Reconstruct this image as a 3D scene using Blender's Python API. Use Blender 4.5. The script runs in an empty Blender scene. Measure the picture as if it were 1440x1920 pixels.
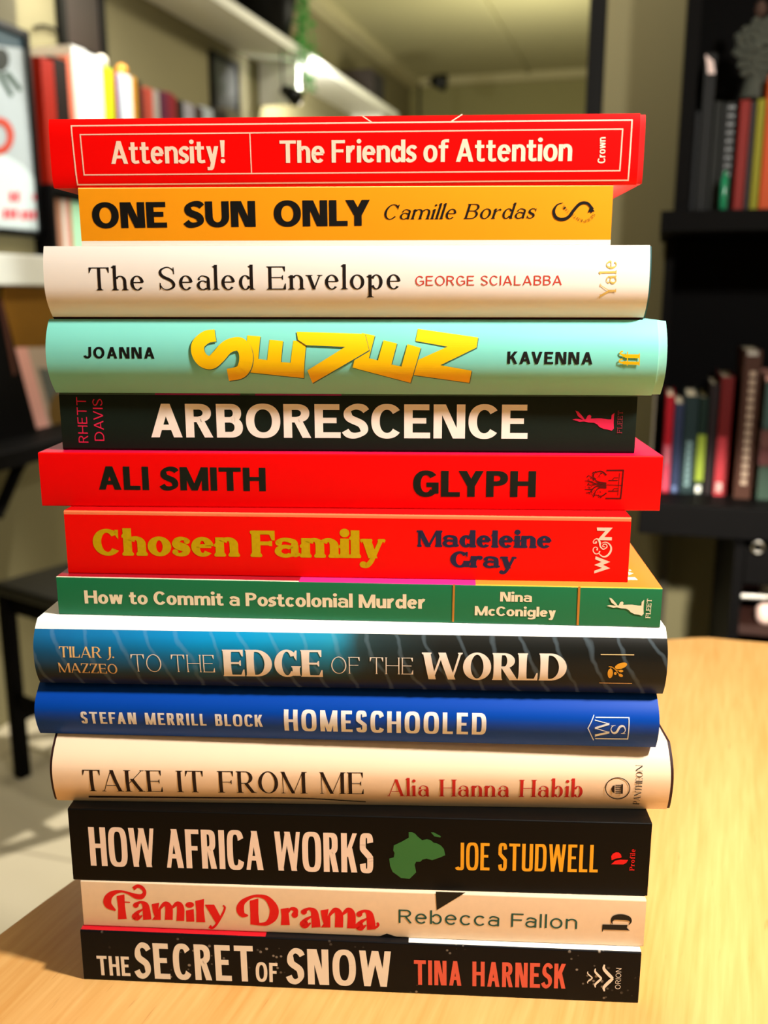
import bpy, bmesh, math, random
from mathutils import Vector, Matrix
from mathutils.geometry import tessellate_polygon
random.seed(7)
SC = bpy.context.scene; COL = SC.collection
# ------------------------------------------------------------- camera survey
FPX = 1800.0; PITCH = math.atan((960-545)/FPX); CAMZ = 0.30
def ray(x, y):
    u, v = x-720.0, 960.0-y
    return Vector((u, FPX*math.cos(PITCH)+v*math.sin(PITCH), v*math.cos(PITCH)-FPX*math.sin(PITCH)))
CAMP = Vector((0, 0, CAMZ))
cam = bpy.data.cameras.new('camera'); cam.sensor_fit = 'VERTICAL'; cam.sensor_height = 36; cam.lens = 36*FPX/1920
cam.clip_start = .02; cam.dof.use_dof = True; cam.dof.focus_distance = .405; cam.dof.aperture_fstop = 8.0
co = bpy.data.objects.new('camera', cam); co.location = CAMP; co.rotation_euler = (math.pi/2-PITCH, 0, 0); COL.objects.link(co); SC.camera = co
RA = math.radians(-15.7)                       # the room is turned against the camera
RM = Matrix.Rotation(RA, 4, 'Z')
def rw(r, f, z): return RM @ Vector((r, f, z))
def survey(x, y, R=None, F=None, z=None):
    d = RM.inverted() @ ray(x, y)
    t = R/d.x if R is not None else F/d.y if F is not None else (z-CAMZ)/d.z
    return d.x*t, d.y*t, d.z*t+CAMZ
# ------------------------------------------------------------- materials
def lin(h):
    h = h.lstrip('#'); c = [int(h[i:i+2], 16)/255 for i in (0, 2, 4)]
    return tuple((v/12.92 if v <= .04045 else ((v+.055)/1.055)**2.4) for v in c)+(1,)
MATS = {}
def mat(name, hexc, rough=.5, spec=.5, metal=0, noise=0, nscale=40, bump=0, bscale=300, coat=0, emit=0):
    if name in MATS: return MATS[name]
    m = bpy.data.materials.new(name); m.use_nodes = True; nt = m.node_tree; b = nt.nodes['Principled BSDF']
    c = lin(hexc); b.inputs['Base Color'].default_value = c; b.inputs['Roughness'].default_value = rough
    b.inputs['Specular IOR Level'].default_value = spec; b.inputs['Metallic'].default_value = metal
    b.inputs['Coat Weight'].default_value = coat; b.inputs['Coat Roughness'].default_value = .15
    tc = nt.nodes.new('ShaderNodeTexCoord')
    n = nt.nodes.new('ShaderNodeTexNoise'); n.inputs['Scale'].default_value = nscale; n.inputs['Detail'].default_value = 5
    nt.links.new(tc.outputs['Object'], n.inputs['Vector'])
    mr = nt.nodes.new('ShaderNodeMapRange'); mr.inputs['To Min'].default_value = 1-(noise or .03); mr.inputs['To Max'].default_value = 1+(noise or .03)
    nt.links.new(n.outputs['Fac'], mr.inputs['Value'])
    mx = nt.nodes.new('ShaderNodeVectorMath'); mx.operation = 'SCALE'; mx.inputs[0].default_value = c[:3]
    nt.links.new(mr.outputs[0], mx.inputs['Scale']); nt.links.new(mx.outputs[0], b.inputs['Base Color'])
    if bump:
        n2 = nt.nodes.new('ShaderNodeTexNoise'); n2.inputs['Scale'].default_value = bscale; n2.inputs['Detail'].default_value = 3
        nt.links.new(tc.outputs['Object'], n2.inputs['Vector'])
        bp = nt.nodes.new('ShaderNodeBump'); bp.inputs['Strength'].default_value = bump; bp.inputs['Distance'].default_value = .001
        nt.links.new(n2.outputs['Fac'], bp.inputs['Height']); nt.links.new(bp.outputs[0], b.inputs['Normal'])
    if emit:
        b.inputs['Emission Color'].default_value = c; b.inputs['Emission Strength'].default_value = emit
    MATS[name] = m; return m
# ------------------------------------------------------------- mesh helpers
def link(name, verts, faces, mats, parent=None, midx=None, smooth=False):
    me = bpy.data.meshes.new(name); me.from_pydata([tuple(v) for v in verts], [], faces)
    for m in (mats if isinstance(mats, (list, tuple)) else [mats]): me.materials.append(m)
    if midx:
        for p, i in zip(me.polygons, midx): p.material_index = i
    if smooth:
        for p in me.polygons: p.use_smooth = True
    me.update(); o = bpy.data.objects.new(name, me); COL.objects.link(o)
    if parent: o.parent = parent
    return o
def tag(o, label=None, cat=None, group=None, kind=None):
    for k, v in (('label', label), ('category', cat), ('group', group), ('kind', kind)):
        if v: o[k] = v
    return o
def empty(name, loc=(0, 0, 0), rz=0, label=None, cat=None, group=None):
    o = bpy.data.objects.new(name, None); o.empty_display_size = .05; COL.objects.link(o)
    o.location = loc; o.rotation_euler = (0, 0, rz); return tag(o, label, cat, group)
class MB:
    def __init__(s): s.v = []; s.f = []; s.m = []; s.cm = 0
    def add(s, V, F):
        n = len(s.v); s.v += [tuple(v) for v in V]; s.f += [[i+n for i in f] for f in F]; s.m += [s.cm]*len(F); return s
    def box(s, x0, x1, y0, y1, z0, z1, bev=0, M=None):
        x0, x1 = sorted((x0, x1)); y0, y1 = sorted((y0, y1)); z0, z1 = sorted((z0, z1))
        if bev:
            bm = bmesh.new(); bmesh.ops.create_cube(bm, size=1)
            for v in bm.verts: v.co = ((x0+x1)/2+v.co.x*(x1-x0), (y0+y1)/2+v.co.y*(y1-y0), (z0+z1)/2+v.co.z*(z1-z0))
            bmesh.ops.bevel(bm, geom=bm.edges[:], offset=min(bev, (x1-x0)*.45, (y1-y0)*.45, (z1-z0)*.45), segments=2, affect='EDGES', profile=.5)
            bm.verts.index_update(); V = [v.co.copy() for v in bm.verts]; F = [[v.index for v in f.verts] for f in bm.faces]; bm.free()
        else:
            V = [Vector(p) for p in ((x0, y0, z0), (x1, y0, z0), (x1, y1, z0), (x0, y1, z0), (x0, y0, z1), (x1, y0, z1), (x1, y1, z1), (x0, y1, z1))]
            F = [(0, 3, 2, 1), (4, 5, 6, 7), (0, 1, 5, 4), (1, 2, 6, 5), (2, 3, 7, 6), (3, 0, 4, 7)]
        if M is not None: V = [M @ v for v in V]
        return s.add(V, F)
    def tube(s, pts, r, n=12, cap=True):
        pts = [Vector(p) for p in pts]; V = []; F = []
        R = r if isinstance(r, (list, tuple)) else [r]*len(pts)
        for i, p in enumerate(pts):
            d = (pts[min(i+1, len(pts)-1)]-pts[max(i-1, 0)]).normalized()
            a = Vector((0, 0, 1)) if abs(d.z) < .9 else Vector((1, 0, 0))
            u = d.cross(a).normalized(); w = d.cross(u)
            for k in range(n):
                t = 2*math.pi*k/n; V.append(p+(u*math.cos(t)+w*math.sin(t))*R[i])
        for i in range(len(pts)-1):
            for k in range(n): F.append((i*n+k, i*n+(k+1) % n, (i+1)*n+(k+1) % n, (i+1)*n+k))
        if cap: F += [list(range(n))[::-1], [len(V)-n+k for k in range(n)]]
        return s.add(V, F)
    def lathe(s, prof, c=(0, 0, 0), n=20):
        V = []; F = []
        for r, z in prof:
            for k in range(n): t = 2*math.pi*k/n; V.append((c[0]+r*math.cos(t), c[1]+r*math.sin(t), c[2]+z))
        for i in range(len(prof)-1):
            for k in range(n): F.append((i*n+k, i*n+(k+1) % n, (i+1)*n+(k+1) % n, (i+1)*n+k))
        return s.add(V, F+[list(range(n))[::-1], [len(V)-n+k for k in range(n)]])
    def obj(s, name, mats, parent=None, smooth=False): return link(name, s.v, s.f, mats, parent, s.m, smooth)
# ---------------------------------------------------------------- lettering
class Sty:
    def __init__(s, W=.14, h=.05, n=2.0, serif=None, sl=.07, sh=.03, br=.05, w=1.0, xh=.66, sp=.10,
                 asc=1.04, skew=0.0, rnd=0, flare=0.0, ball=0, word=.32):
        s.__dict__.update(locals()); del s.__dict__['s']

def _cr(pts, k=8):
    if len(pts) < 3: return [tuple(p) for p in pts]
    P = [tuple(2*a-b for a, b in zip(pts[0], pts[1]))] + list(pts) + [tuple(2*a-b for a, b in zip(pts[-1], pts[-2]))]
    out = []
    for i in range(1, len(P)-2):
        for j in range(k):
            t = j/k
            out.append(tuple(.5*(2*b+(c-a)*t+(2*a-5*b+4*c-d)*t*t+(3*b-a-3*c+d)*t**3)
                             for a, b, c, d in zip(P[i-1], P[i], P[i+1], P[i+2])))
    out.append(tuple(pts[-1])); return out

class Gl:
    def __init__(s, st): s.st = st; s.p = []
    def poly(s, pts): s.p.append(list(pts))
    def stem(s, x, y0=0., y1=1., w=None, top=None, bot=None):
        st = s.st; w = st.W if w is None else w
        if st.flare:
            f = st.flare*w
            ym = (y0+y1)/2; L = [(x-w/2-f, y0), (x+w/2+f, y0)]
            L += [(x+w/2+f*abs(2*t-1)**3, y0+(y1-y0)*t) for t in (.15, .3, .5, .7, .85)]
            L += [(x+w/2+f, y1), (x-w/2-f, y1)]
            L += [(x-w/2-f*abs(2*t-1)**3, y0+(y1-y0)*t) for t in (.85, .7, .5, .3, .15)]
            s.poly(L)
        else: s.poly([(x-w/2, y0), (x+w/2, y0), (x+w/2, y1), (x-w/2, y1)])
        if bot: s.ser(x, y0, 1, w, bot)
        if top: s.ser(x, y1, -1, w, top)
    def ser(s, x, y, d, w, kind='b'):
        """serif at a stem end; d=+1 at the foot, -1 at the head; kind b both, l left, r right, f flag"""
        st = s.st
        if not st.serif: return
        sl, sh, br = st.sl, st.sh, st.br
        l = sl if kind in 'blf' else 0; r = sl if kind in 'br' else 0
        if kind == 'f':     # slanted flag head of lower case
            s.poly([(x-w/2-sl, y-sh*2.4), (x-w/2-sl*.8, y-sh*3.1), (x-w/2, y-sh*2.6-br), (x+w/2, y-.06), (x+w/2, y), (x+w/2-w*.35, y)])
            return
        xl, xr = x-w/2-l, x+w/2+r
        if st.rnd:
            m = sh/2; L = []
            for cx, a0 in ((xr-m, -90), (xl+m, 90)):
                for k in range(7):
                    a = math.radians(a0+30*k); L.append((cx+m*math.cos(a), y+d*m+m*math.sin(a)*1.0))
            s.poly(L)
        else: s.poly([(xl, y), (xr, y), (xr, y+d*sh), (xl, y+d*sh)][::d])
        if br:
            e = sh*.8
            if l: s.poly([(xl+l*.15, y+d*e), (x-w/2+.001, y+d*e), (x-w/2+.001, y+d*(sh+br)), (x-w/2-l*.22, y+d*(sh+br*.38)), (x-w/2-l*.5, y+d*(sh+br*.12))][::-d])
            if r: s.poly([(xr-r*.15, y+d*e), (x+w/2-.001, y+d*e), (x+w/2-.001, y+d*(sh+br)), (x+w/2+r*.22, y+d*(sh+br*.38)), (x+w/2+r*.5, y+d*(sh+br*.12))][::d])
    def vser(s, x, y, d, side=1, L=None):
        """beak at the end of a horizontal arm; d=+1 beak goes up"""
        st = s.st
        if not st.serif: return
        L = L or .2; L = max(L, st.h*2)
        s.poly([(x, y-d*st.h/2), (x, y+d*L), (x-side*st.sh*.9, y+d*L), (x-side*(st.sh+.07), y+d*st.h*.5), (x-side*(st.sh+.13), y-d*st.h/2)][::d*side])
    def diag(s, x0, y0, x1, y1, w, bot=None, top=None):
        L = math.hypot(x1-x0, y1-y0); hw = w*L/abs(y1-y0)/2
        s.poly([(x0-hw, y0), (x0+hw, y0), (x1+hw, y1), (x1-hw, y1)])
        if bot: s.ser(x0, y0, 1, hw*2, bot)
        if top: s.ser(x1, y1, -1, hw*2, top)
    def bar(s, x0, x1, y, h=None):
        h = s.st.h if h is None else h
        s.poly([(x0, y-h/2), (x1, y-h/2), (x1, y+h/2), (x0, y+h/2)])
    def ring(s, cx, cy, rx, ry, a0, a1, W=None, h=None, n=None, k=26):
        st = s.st; W = st.W if W is None else W; h = st.h if h is None else h; n = n or st.n
        k = max(6, int(k*abs(a1-a0)/360*2))
        def pt(a, rx, ry, n):
            c, q = math.cos(a), math.sin(a)
            return cx+rx*math.copysign(abs(c)**(2/n), c), cy+ry*math.copysign(abs(q)**(2/n), q)
        O = [pt(math.radians(a0+(a1-a0)*i/k), rx, ry, n) for i in range(k+1)]
        I = [pt(math.radians(a0+(a1-a0)*i/k), max(rx-W, .004), max(ry-h, .004), n*.96) for i in range(k+1)]
        for i in range(k): s.poly([I[i], O[i], O[i+1], I[i+1]])
    def path(s, pts, ws, k=8, cap=False):
        P = _cr([(x, y, w) for (x, y), w in zip(pts, ws)], k)
        Lp = []; Rp = []
        for i, (x, y, w) in enumerate(P):
            a = P[max(i-1, 0)]; b = P[min(i+1, len(P)-1)]
            dx, dy = b[0]-a[0], b[1]-a[1]; L = math.hypot(dx, dy) or 1
            Lp.append((x-dy/L*w/2, y+dx/L*w/2)); Rp.append((x+dy/L*w/2, y-dx/L*w/2))
        for i in range(len(P)-1): s.poly([Rp[i], Rp[i+1], Lp[i+1], Lp[i]])
        if cap:
            for x, y, w in (P[0], P[-1]): s.disc(x, y, w/2)
    def disc(s, x, y, r, ry=None):
        s.poly([(x+r*math.cos(a*math.pi/9), y+(ry or r)*math.sin(a*math.pi/9)) for a in range(18)])

def glyph(ch, st):
    g = Gl(st); W, h = st.W, st.h; X = lambda v: v*st.w
    se = bool(st.serif); t = h if h < W*.75 else W*.98   # thin diagonals
    o = W/2; H = 'b' if se else None; xh = st.xh; asc = st.asc
    hb = h if st.h < W*.7 else h*.95
    ov = .012
    if ch in 'O0': b = X(.86); g.ring(b/2, .5, b/2, .5+ov, 0, 360)
    elif ch == 'I': b = W; g.stem(o, 0, 1, None, H, H); b = W
    elif ch == 'H':
        b = X(.78); g.stem(o, 0, 1, None, H, H); g.stem(b-o, 0, 1, None, H, H); g.bar(o, b-o, .52, hb)
    elif ch == 'N':
        b = X(.78); v = t if se else W
        g.stem(v/2, 0, 1, v, None, H); g.stem(b-v/2, 0, 1, v, H, None)
        d = W*1.05; g.diag(b-v-d*.45+(v if se else v*.55), 0, v+d*.45-(v if se else v*.55), 1, d*.9)
        if se: g.ser(v*.3, 1, -1, v, 'l')
    elif ch == 'M':
        b = X(.98); v = t if se else W
        g.stem(v/2, 0, 1, v, None, H); g.stem(b-o, 0, 1, None, 'r' if se else None, H)
        m = (b-(o if se else 0))/2; w1 = W*.9
        g.diag(m, 0 if se else .0, v*.6, 1, w1); g.diag(m, 0 if se else .0, b-W*(.75 if se else .6), 1, t*.9)
        if se: g.ser(v*.3, 1, -1, v, 'l')
    elif ch == 'W':
        b = X(1.2); q = b/4
        g.diag(q+.0, 0, o*1.1, 1, W*.94, None, H); g.diag(q, 0, 2*q, 1, t*.94)
        g.diag(3*q, 0, 2*q, 1, W*.94); g.diag(3*q, 0, b-t*.55, 1, t*.94, None, H)
    elif ch == 'V':
        b = X(.8); g.diag(b/2, 0, o*1.1, 1, W, None, H); g.diag(b/2, 0, b-t*.55, 1, t, None, H)
    elif ch == 'A':
        b = X(.82); g.diag(t*.6, 0, b/2-(0 if not se else W*.1), 1, t, H); g.diag(b-o*1.15, 0, b/2, 1, W, H)
        g.bar(b*.2, b*.78, .3, hb)
    elif ch == 'Y':
        b = X(.78); g.diag(b/2, .42, o*1.1, 1, W, None, H); g.diag(b/2, .42, b-t*.6, 1, t, None, H); g.stem(b/2, 0, .46, None, None, H)
    elif ch == 'Z':
        b = X(.7); g.bar(.01, b-.01, 1-h/2); g.bar(0, b, h/2); g.diag(W*.55, 0, b-W*.55, 1, W); g.vser(b, h/2, 1, 1); g.vser(.01, 1-h/2, -1, -1)
    elif ch in 'EF':
        b = X(.62); g.stem(o, 0, 1, None, 'l' if se else None, ('b' if ch == 'F' else 'l') if se else None)
        g.bar(o, b, 1-h/2); g.bar(o, b*.88, .52, hb); g.vser(b, 1-h/2, -1)
        if se and st.br: g.poly([(b*.88, .52-.1), (b*.88, .52+.1), (b*.88-st.sh*.8, .52+.1), (b*.88-st.sh-.04, .52), (b*.88-st.sh*.8, .52-.1)][::-1])
        if ch == 'E': b *= 1.04; g.bar(o, b, h/2); g.vser(b, h/2, 1, 1, .24)
    elif ch == 'L':
        b = X(.58); g.stem(o, 0, 1, None, H, 'l' if se else None); g.bar(o, b, h/2); g.vser(b, h/2, 1, 1, .26)
    elif ch == 'T':
        b = X(.76); g.stem(b/2, 0, 1, None, None, H); g.bar(0, b, 1-h/2); g.vser(b, 1-h/2, -1, 1, .22); g.vser(0, 1-h/2, -1, -1, .22)
    elif ch == 'D':
        b = X(.8); g.stem(o, 0, 1, None, 'l' if se else None, 'l' if se else None)
        r = min(b*.62, b-W) if st.n < 3 else b*.5
        g.bar(o, b-r+.01, 1-h/2); g.bar(o, b-r+.01, h/2); g.ring(b-r, .5, r, .5, -90, 90)
    elif ch in 'PRB':
        b = X(.66 if ch != 'R' else .68); g.stem(o, 0, 1, None, 'l' if se else None, ('l' if ch == 'B' else 'b') if se else None)
        m = .53 if ch == 'B' else (.46 if ch == 'R' else .43)
        bb = b*(.95 if ch != 'P' else 1); r = min(bb*.55, (1-m)/2*1.15)
        g.bar(o, bb-r+.01, 1-h/2); g.bar(o, bb-r+.01, m+hb/2 if ch != 'B' else m, hb); g.ring(bb-r, (1+m)/2 if ch != 'B' else (1+m-hb/2)/2, r, (1-m)/2 if ch != 'B' else (1-m+hb/2)/2, -90, 90)
        if ch == 'B':
            r = min(b*.55, m/2*1.15); g.bar(o, b-r+.01, h/2); g.ring(b-r, (m+hb/2)/2, r, (m+hb/2)/2, -90, 90)
        if ch == 'R':
            if se: g.diag(b*1.02-o*.6, 0, b*.52, m+hb*.6, W*.95, 'r')
            elif st.n > 2.6: g.diag(b-o*1.02, 0, b*.55, m+hb*.6, W*.97)
            else: g.diag(b-o, 0, b*.5, m+hb*.6, W*.95)
            b *= 1.02
    elif ch in 'CG':
        b = X(.78); e = 38 if st.n < 2.6 else 25
        g.ring(b/2, .5, b/2, .5+ov, e, 360-e)
        if se:
            a = math.radians(e); xx = b/2+b/2*math.cos(a)
            g.poly([(xx-.0, .62), (xx+.01, .98), (xx-st.sh, .98), (xx-.1, .86), (xx-W*.3, .74)])
        if ch == 'C' and not se: b *= .94
        if ch == 'G':
            if se: g.stem(b-o*.9, .04, .42, W*.95, 'b')
            else: g.bar(b*.52, b, .46, h); g.stem(b-W*.45, .12 if st.n < 2.6 else .2, .5, W*.9)
    elif ch == 'U':
        b = X(.76); v = t if se else W; r = b/2
        g.stem(o, min(.5, r), 1, None, H); g.stem(b-v/2, min(.5, r), 1, v, H); q = min(.5, r)
        g.ring(b/2, q, b/2, q+ov, 180, 360, (W+v)/2)
    elif ch == 'J':
        b = X(.5) if not se else X(.36)
        if se: g.path([(b-o, .3), (b-o*1.05, .1), (b-W*1.4, -.12), (b-W*2.4, -.18)], [W, W*.9, W*.5, h]); g.stem(b-o, .28, 1, None, H)
        else: q = min(.34, b*.62); g.stem(b-o, q, 1); g.ring(b-q, q, q, q+ov, 195, 360)
    elif ch == 'K':
        b = X(.74); g.stem(o, 0, 1, None, H, H); g.diag(W*.9, .40, b-t*.65, 1, t, None, H)
        g.diag(b-o*1.15, 0, W+(b-W)*.22, .62, W*.98, H)
    elif ch in 'Ss':
        HH = 1. if ch == 'S' else xh; b = X(.6) if ch == 'S' else X(.6)*xh*1.02; hh = h*.5
        c = HH; a = max(h, W*.45) if se else W*.95; top = c-hh+ov; lo = hh-ov; l = o*.92; r = b-o*.92
        if st.n > 2.6:
            q = c*.29
            g.ring(b/2, c-q, b/2, q+ov, 5, 195); g.ring(b/2, q, b/2, q+ov, 185, 375)
            g.path([(o, c-q+.01), (o*1.12, c*.605), (b*.5, c*.5), (b-o*1.12, c*.395), (b-o, q-.01)], [W, W*1.02, W*1.0, W*1.02, W], 6)
        else:
            P = [(b*.93, c*.80), (b*.78, c*.93-hh*.4), (b*.5, top), (l+b*.06, c*.9-hh*.6), (l, c*.73), (b*.26, c*.58), (b*.72, c*.42), (r, c*.25), (r-b*.08, c*.09+hh*.6), (b*.46, lo), (b*.2, c*.07+hh*.4), (b*.05, c*.22)]
            g.path(P, [a*.9, a*.8 if se else a, h, W*.7, W*.95, W*1.05, W*1.05, W*.95, W*.7, h, a*.8 if se else a, a], 6)
            if se and not st.rnd:
                g.poly([(b*.88, c*.98), (b*.88+st.sh, c*.98), (b*.97, c*.68), (b*.9, c*.70)][::-1]); g.poly([(b*.02, c*.02), (b*.02+st.sh, c*.02), (b*.1, c*.3), (b*.03, c*.32)])
            elif se:
                g.disc(b*.86, c*.78, a*.7); g.disc(b*.13, c*.22, a*.7)
    elif ch == 'a':
        Ws = W*.88 if W > .2 else W; b = X(.68)*xh+W*.62; o2 = Ws/2; xr = b-o2; hh = h
        top = xh-hh/2+ov; rb = xh*.32
        g.path([(b*.13, xh*.76), (b*.24, xh*.90-hh*.2), (b*.46, top), (xr-Ws*.12, xh*.86-hh*.3), (xr, xh*.58)], [max(hh*1.1, W*.5), hh*1.05, hh, (Ws+hh)*.5, Ws], 6)
        g.stem(xr, min(rb, hh), xh*.60, Ws)
        if se or st.rnd: g.disc(b*.18, xh*.75, max(W*.38, hh*.8))
        cx = (xr+o2*.4)/2; g.ring(cx, rb, cx, rb+ov, 40, 320, min(W*.92, cx*.62), min(hh, rb*.62))
        g.path([(cx*1.5, rb*1.82-hh*.3), (xr, rb*1.72)], [min(hh, rb*.6)]*2, 2); g.path([(cx*1.5, hh*.6), (xr, rb*.5)], [min(hh, rb*.6)]*2, 2)
        if se: g.path([(xr, rb*.55), (b-o2*.7, hh*.6), (b+W*.22, hh*.85)], [Ws, Ws*.6, hh*.7], 5); b += W*.12
        else: g.stem(xr, 0, rb, Ws)
    elif ch in 'bd':
        b = X(.74)*xh+W*.55; r = (b-W*.5)/2
        if ch == 'b': g.stem(o, 0 if not se else .0, asc, None, 'f' if se else None); g.ring(b-r, xh/2, r, xh/2+ov, -150, 150)
        else: g.stem(b-o, 0, asc, None, 'f' if se else None, 'r' if se else None); g.ring(r, xh/2, r, xh/2+ov, 30, 330)
    elif ch == 'p':
        b = X(.74)*xh+W*.55; r = (b-W*.5)/2; g.stem(o, -.36, xh, None, 'f' if se else None, H); g.ring(b-r, xh/2, r, xh/2+ov, -150, 150)
    elif ch in 'ce':
        b = X(.8)*xh+W*.1; e = 40
        g.ring(b/2, xh/2, b/2, xh/2+ov, e if ch == 'c' else 5, 360-e)
        if ch == 'e': g.bar(W*.6, b-W*.3, xh*.54, h)
        elif se: g.disc(b*.83, xh*.74, max(W*.42, h*.8))
        if ch == 'c': b *= .93
    elif ch == 'o': b = X(.84)*xh+W*.1; g.ring(b/2, xh/2, b/2, xh/2+ov, 0, 360)
    elif ch in 'nhmr':
        n = 2 if ch == 'm' else 1; a = X(.74)*xh+W*.3; b = a
        g.stem(o, 0, asc if ch == 'h' else xh, None, 'f' if se else None, H)
        if ch == 'r':
            b = X(.52)*xh+W*.3; g.path([(W*.8, xh*.62), (b*.62, xh*.9), (b*.88, xh-max(h, W*.5)*.6)], [h, h*1.2, max(h*1.2, W*.6)], 6)
            if se: g.disc(b*.85, xh*.86, max(W*.45, h*.8))
        else:
            for k in range(n):
                x0 = k*(a-W); x1 = x0+a
                q = xh*.62; cx = (x0+W*.3+x1)/2; rx = (x1-x0-W*.3)/2
                g.ring(cx, q, rx, xh-q+ov, 0, 150); g.stem(x1-o, 0, q+.005, None, None, H); b = x1
    elif ch in 'il':
        b = W; g.stem(o, 0, asc if ch == 'l' else xh, None, 'f' if se else None, H)
        if ch == 'i': g.disc(o, xh+(1.02-xh)*.72, W*.56)
    elif ch == 't':
        b = X(.40)+W*.3; q = b*.28+W*.3; g.stem(q, .16, xh+.2 if not se else xh+.22, W*.97); g.bar(0, b*.92, xh-h/2)
        g.path([(q, .17), (q+W*.08, h*.75), (q+W*.55, h*.45), (b*1.0, h*.62)], [W*.97, W*.85, h, h*.95], 6)
    elif ch == 'u':
        b = X(.74)*xh+W*.3; g.stem(b-o, 0, xh); q = xh*.38; g.stem(o, q, xh); g.ring((b-W*.3)/2, q, (b-W*.3)/2, q+ov, 180, 330)
    elif ch == 'w':
        b = X(1.15)*xh+W*.2; q = b/4+W*.05; g.diag(q, 0, o*1.1, xh, W*.94); g.diag(q, 0, b/2, xh, t*.94); g.diag(b-q, 0, b/2, xh, W*.94); g.diag(b-q, 0, b-t*.55, xh, t*.94)
    elif ch == 'g':
        b = X(.74)*xh+W*.55; r = (b-W*.5)/2; g.stem(b-o, 0, xh); g.ring(r, xh/2, r, xh/2+ov, 30, 330)
        g.path([(b-o, .02), (b-o*1.1, -.14), (b*.5, -.30+h/2), (W*.35, -.2)], [W, W*.95, h, h], 6)
    elif ch == '!': b = W*1.1; g.disc(b/2, W*.5, W*.55); g.poly([(b/2-W*.35, W*1.5), (b/2+W*.35, W*1.5), (b/2+W*.55, 1), (b/2-W*.55, 1)])
    elif ch == 'f' and not se:
        b = X(.42)+W*.2; q = b*.30+W*.3; g.stem(q, 0, .8, W*.97); g.path([(q, .78), (q+W*.1, asc-h*.85), (q+W*.6, asc-h*.5), (b*1.02, asc-h*.5)], [W*.97, W*.9, h, h], 6); g.bar(0, b*.95, xh-h/2)
    elif ch == 'f':
        b = X(.42); g.stem(b*.4, 0, .8, None, None, H); g.path([(b*.4, .78), (b*.5, .97), (b*.85, 1.0), (b*1.1, .9)], [W, W*.8, h, W*.7], 6); g.bar(0, b*.9, xh-h/2)
    elif ch in 'vy':
        b = X(.78)*xh+W*.2; g.diag(b/2, 0, o*1.15, xh, W, None, H); g.diag(b/2, 0, b-t*.7, xh, t, None, H)
        if ch == 'y' and not se:
            g.diag(b*.30, -.30+h, b-t*.7-(b/2-t*.7)*0, xh, t*.98) if 0 else g.path([(b*.5, .02), (b*.40, -.20), (b*.28, -.30+h*.45), (b*.08, -.31+h*.5)], [t*1.05, t, h, h], 6)
        elif ch == 'y':
            g.path([(b*.52, .06), (b*.40, -.14), (b*.24, -.27), (b*.06, -.26)], [t*1.1, t*1.2, h*1.3, h*1.5], 6); g.disc(b*.08, -.24, max(W*.42, h*.7))
    elif ch == '.': b = W; g.disc(o, W*.5, W*.55)
    elif ch == ' ': b = st.word-st.sp
    else: b = .3
    return g.p, b

KERN = {'AV': -.12, 'VA': -.12, 'TO': -.03, 'LY': -.12, 'AY': -.1, 'FA': -.08, 'Fa': -.06, 'Ya': -.12, 'TA': -.1, 'AT': -.1, 'RK': -.0, 'LA': 0, 'OW': -.03, 'WO': -.03, 'KA': -.02}
def stroke_text(s, st):
    """polygons of a string set in strokes; cap height 1, baseline 0"""
    out = []; x = 0.
    for i, ch in enumerate(s):
        P, b = glyph(ch, st)
        for p in P: out.append([(px+x+py*st.skew, py) for px, py in p])
        if i+1 < len(s): x += b+st.sp+KERN.get(s[i:i+2], 0)*st.w+(st.sl*.55 if st.serif and ch != ' ' else 0)
        else: x += b
    return out, x

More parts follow.
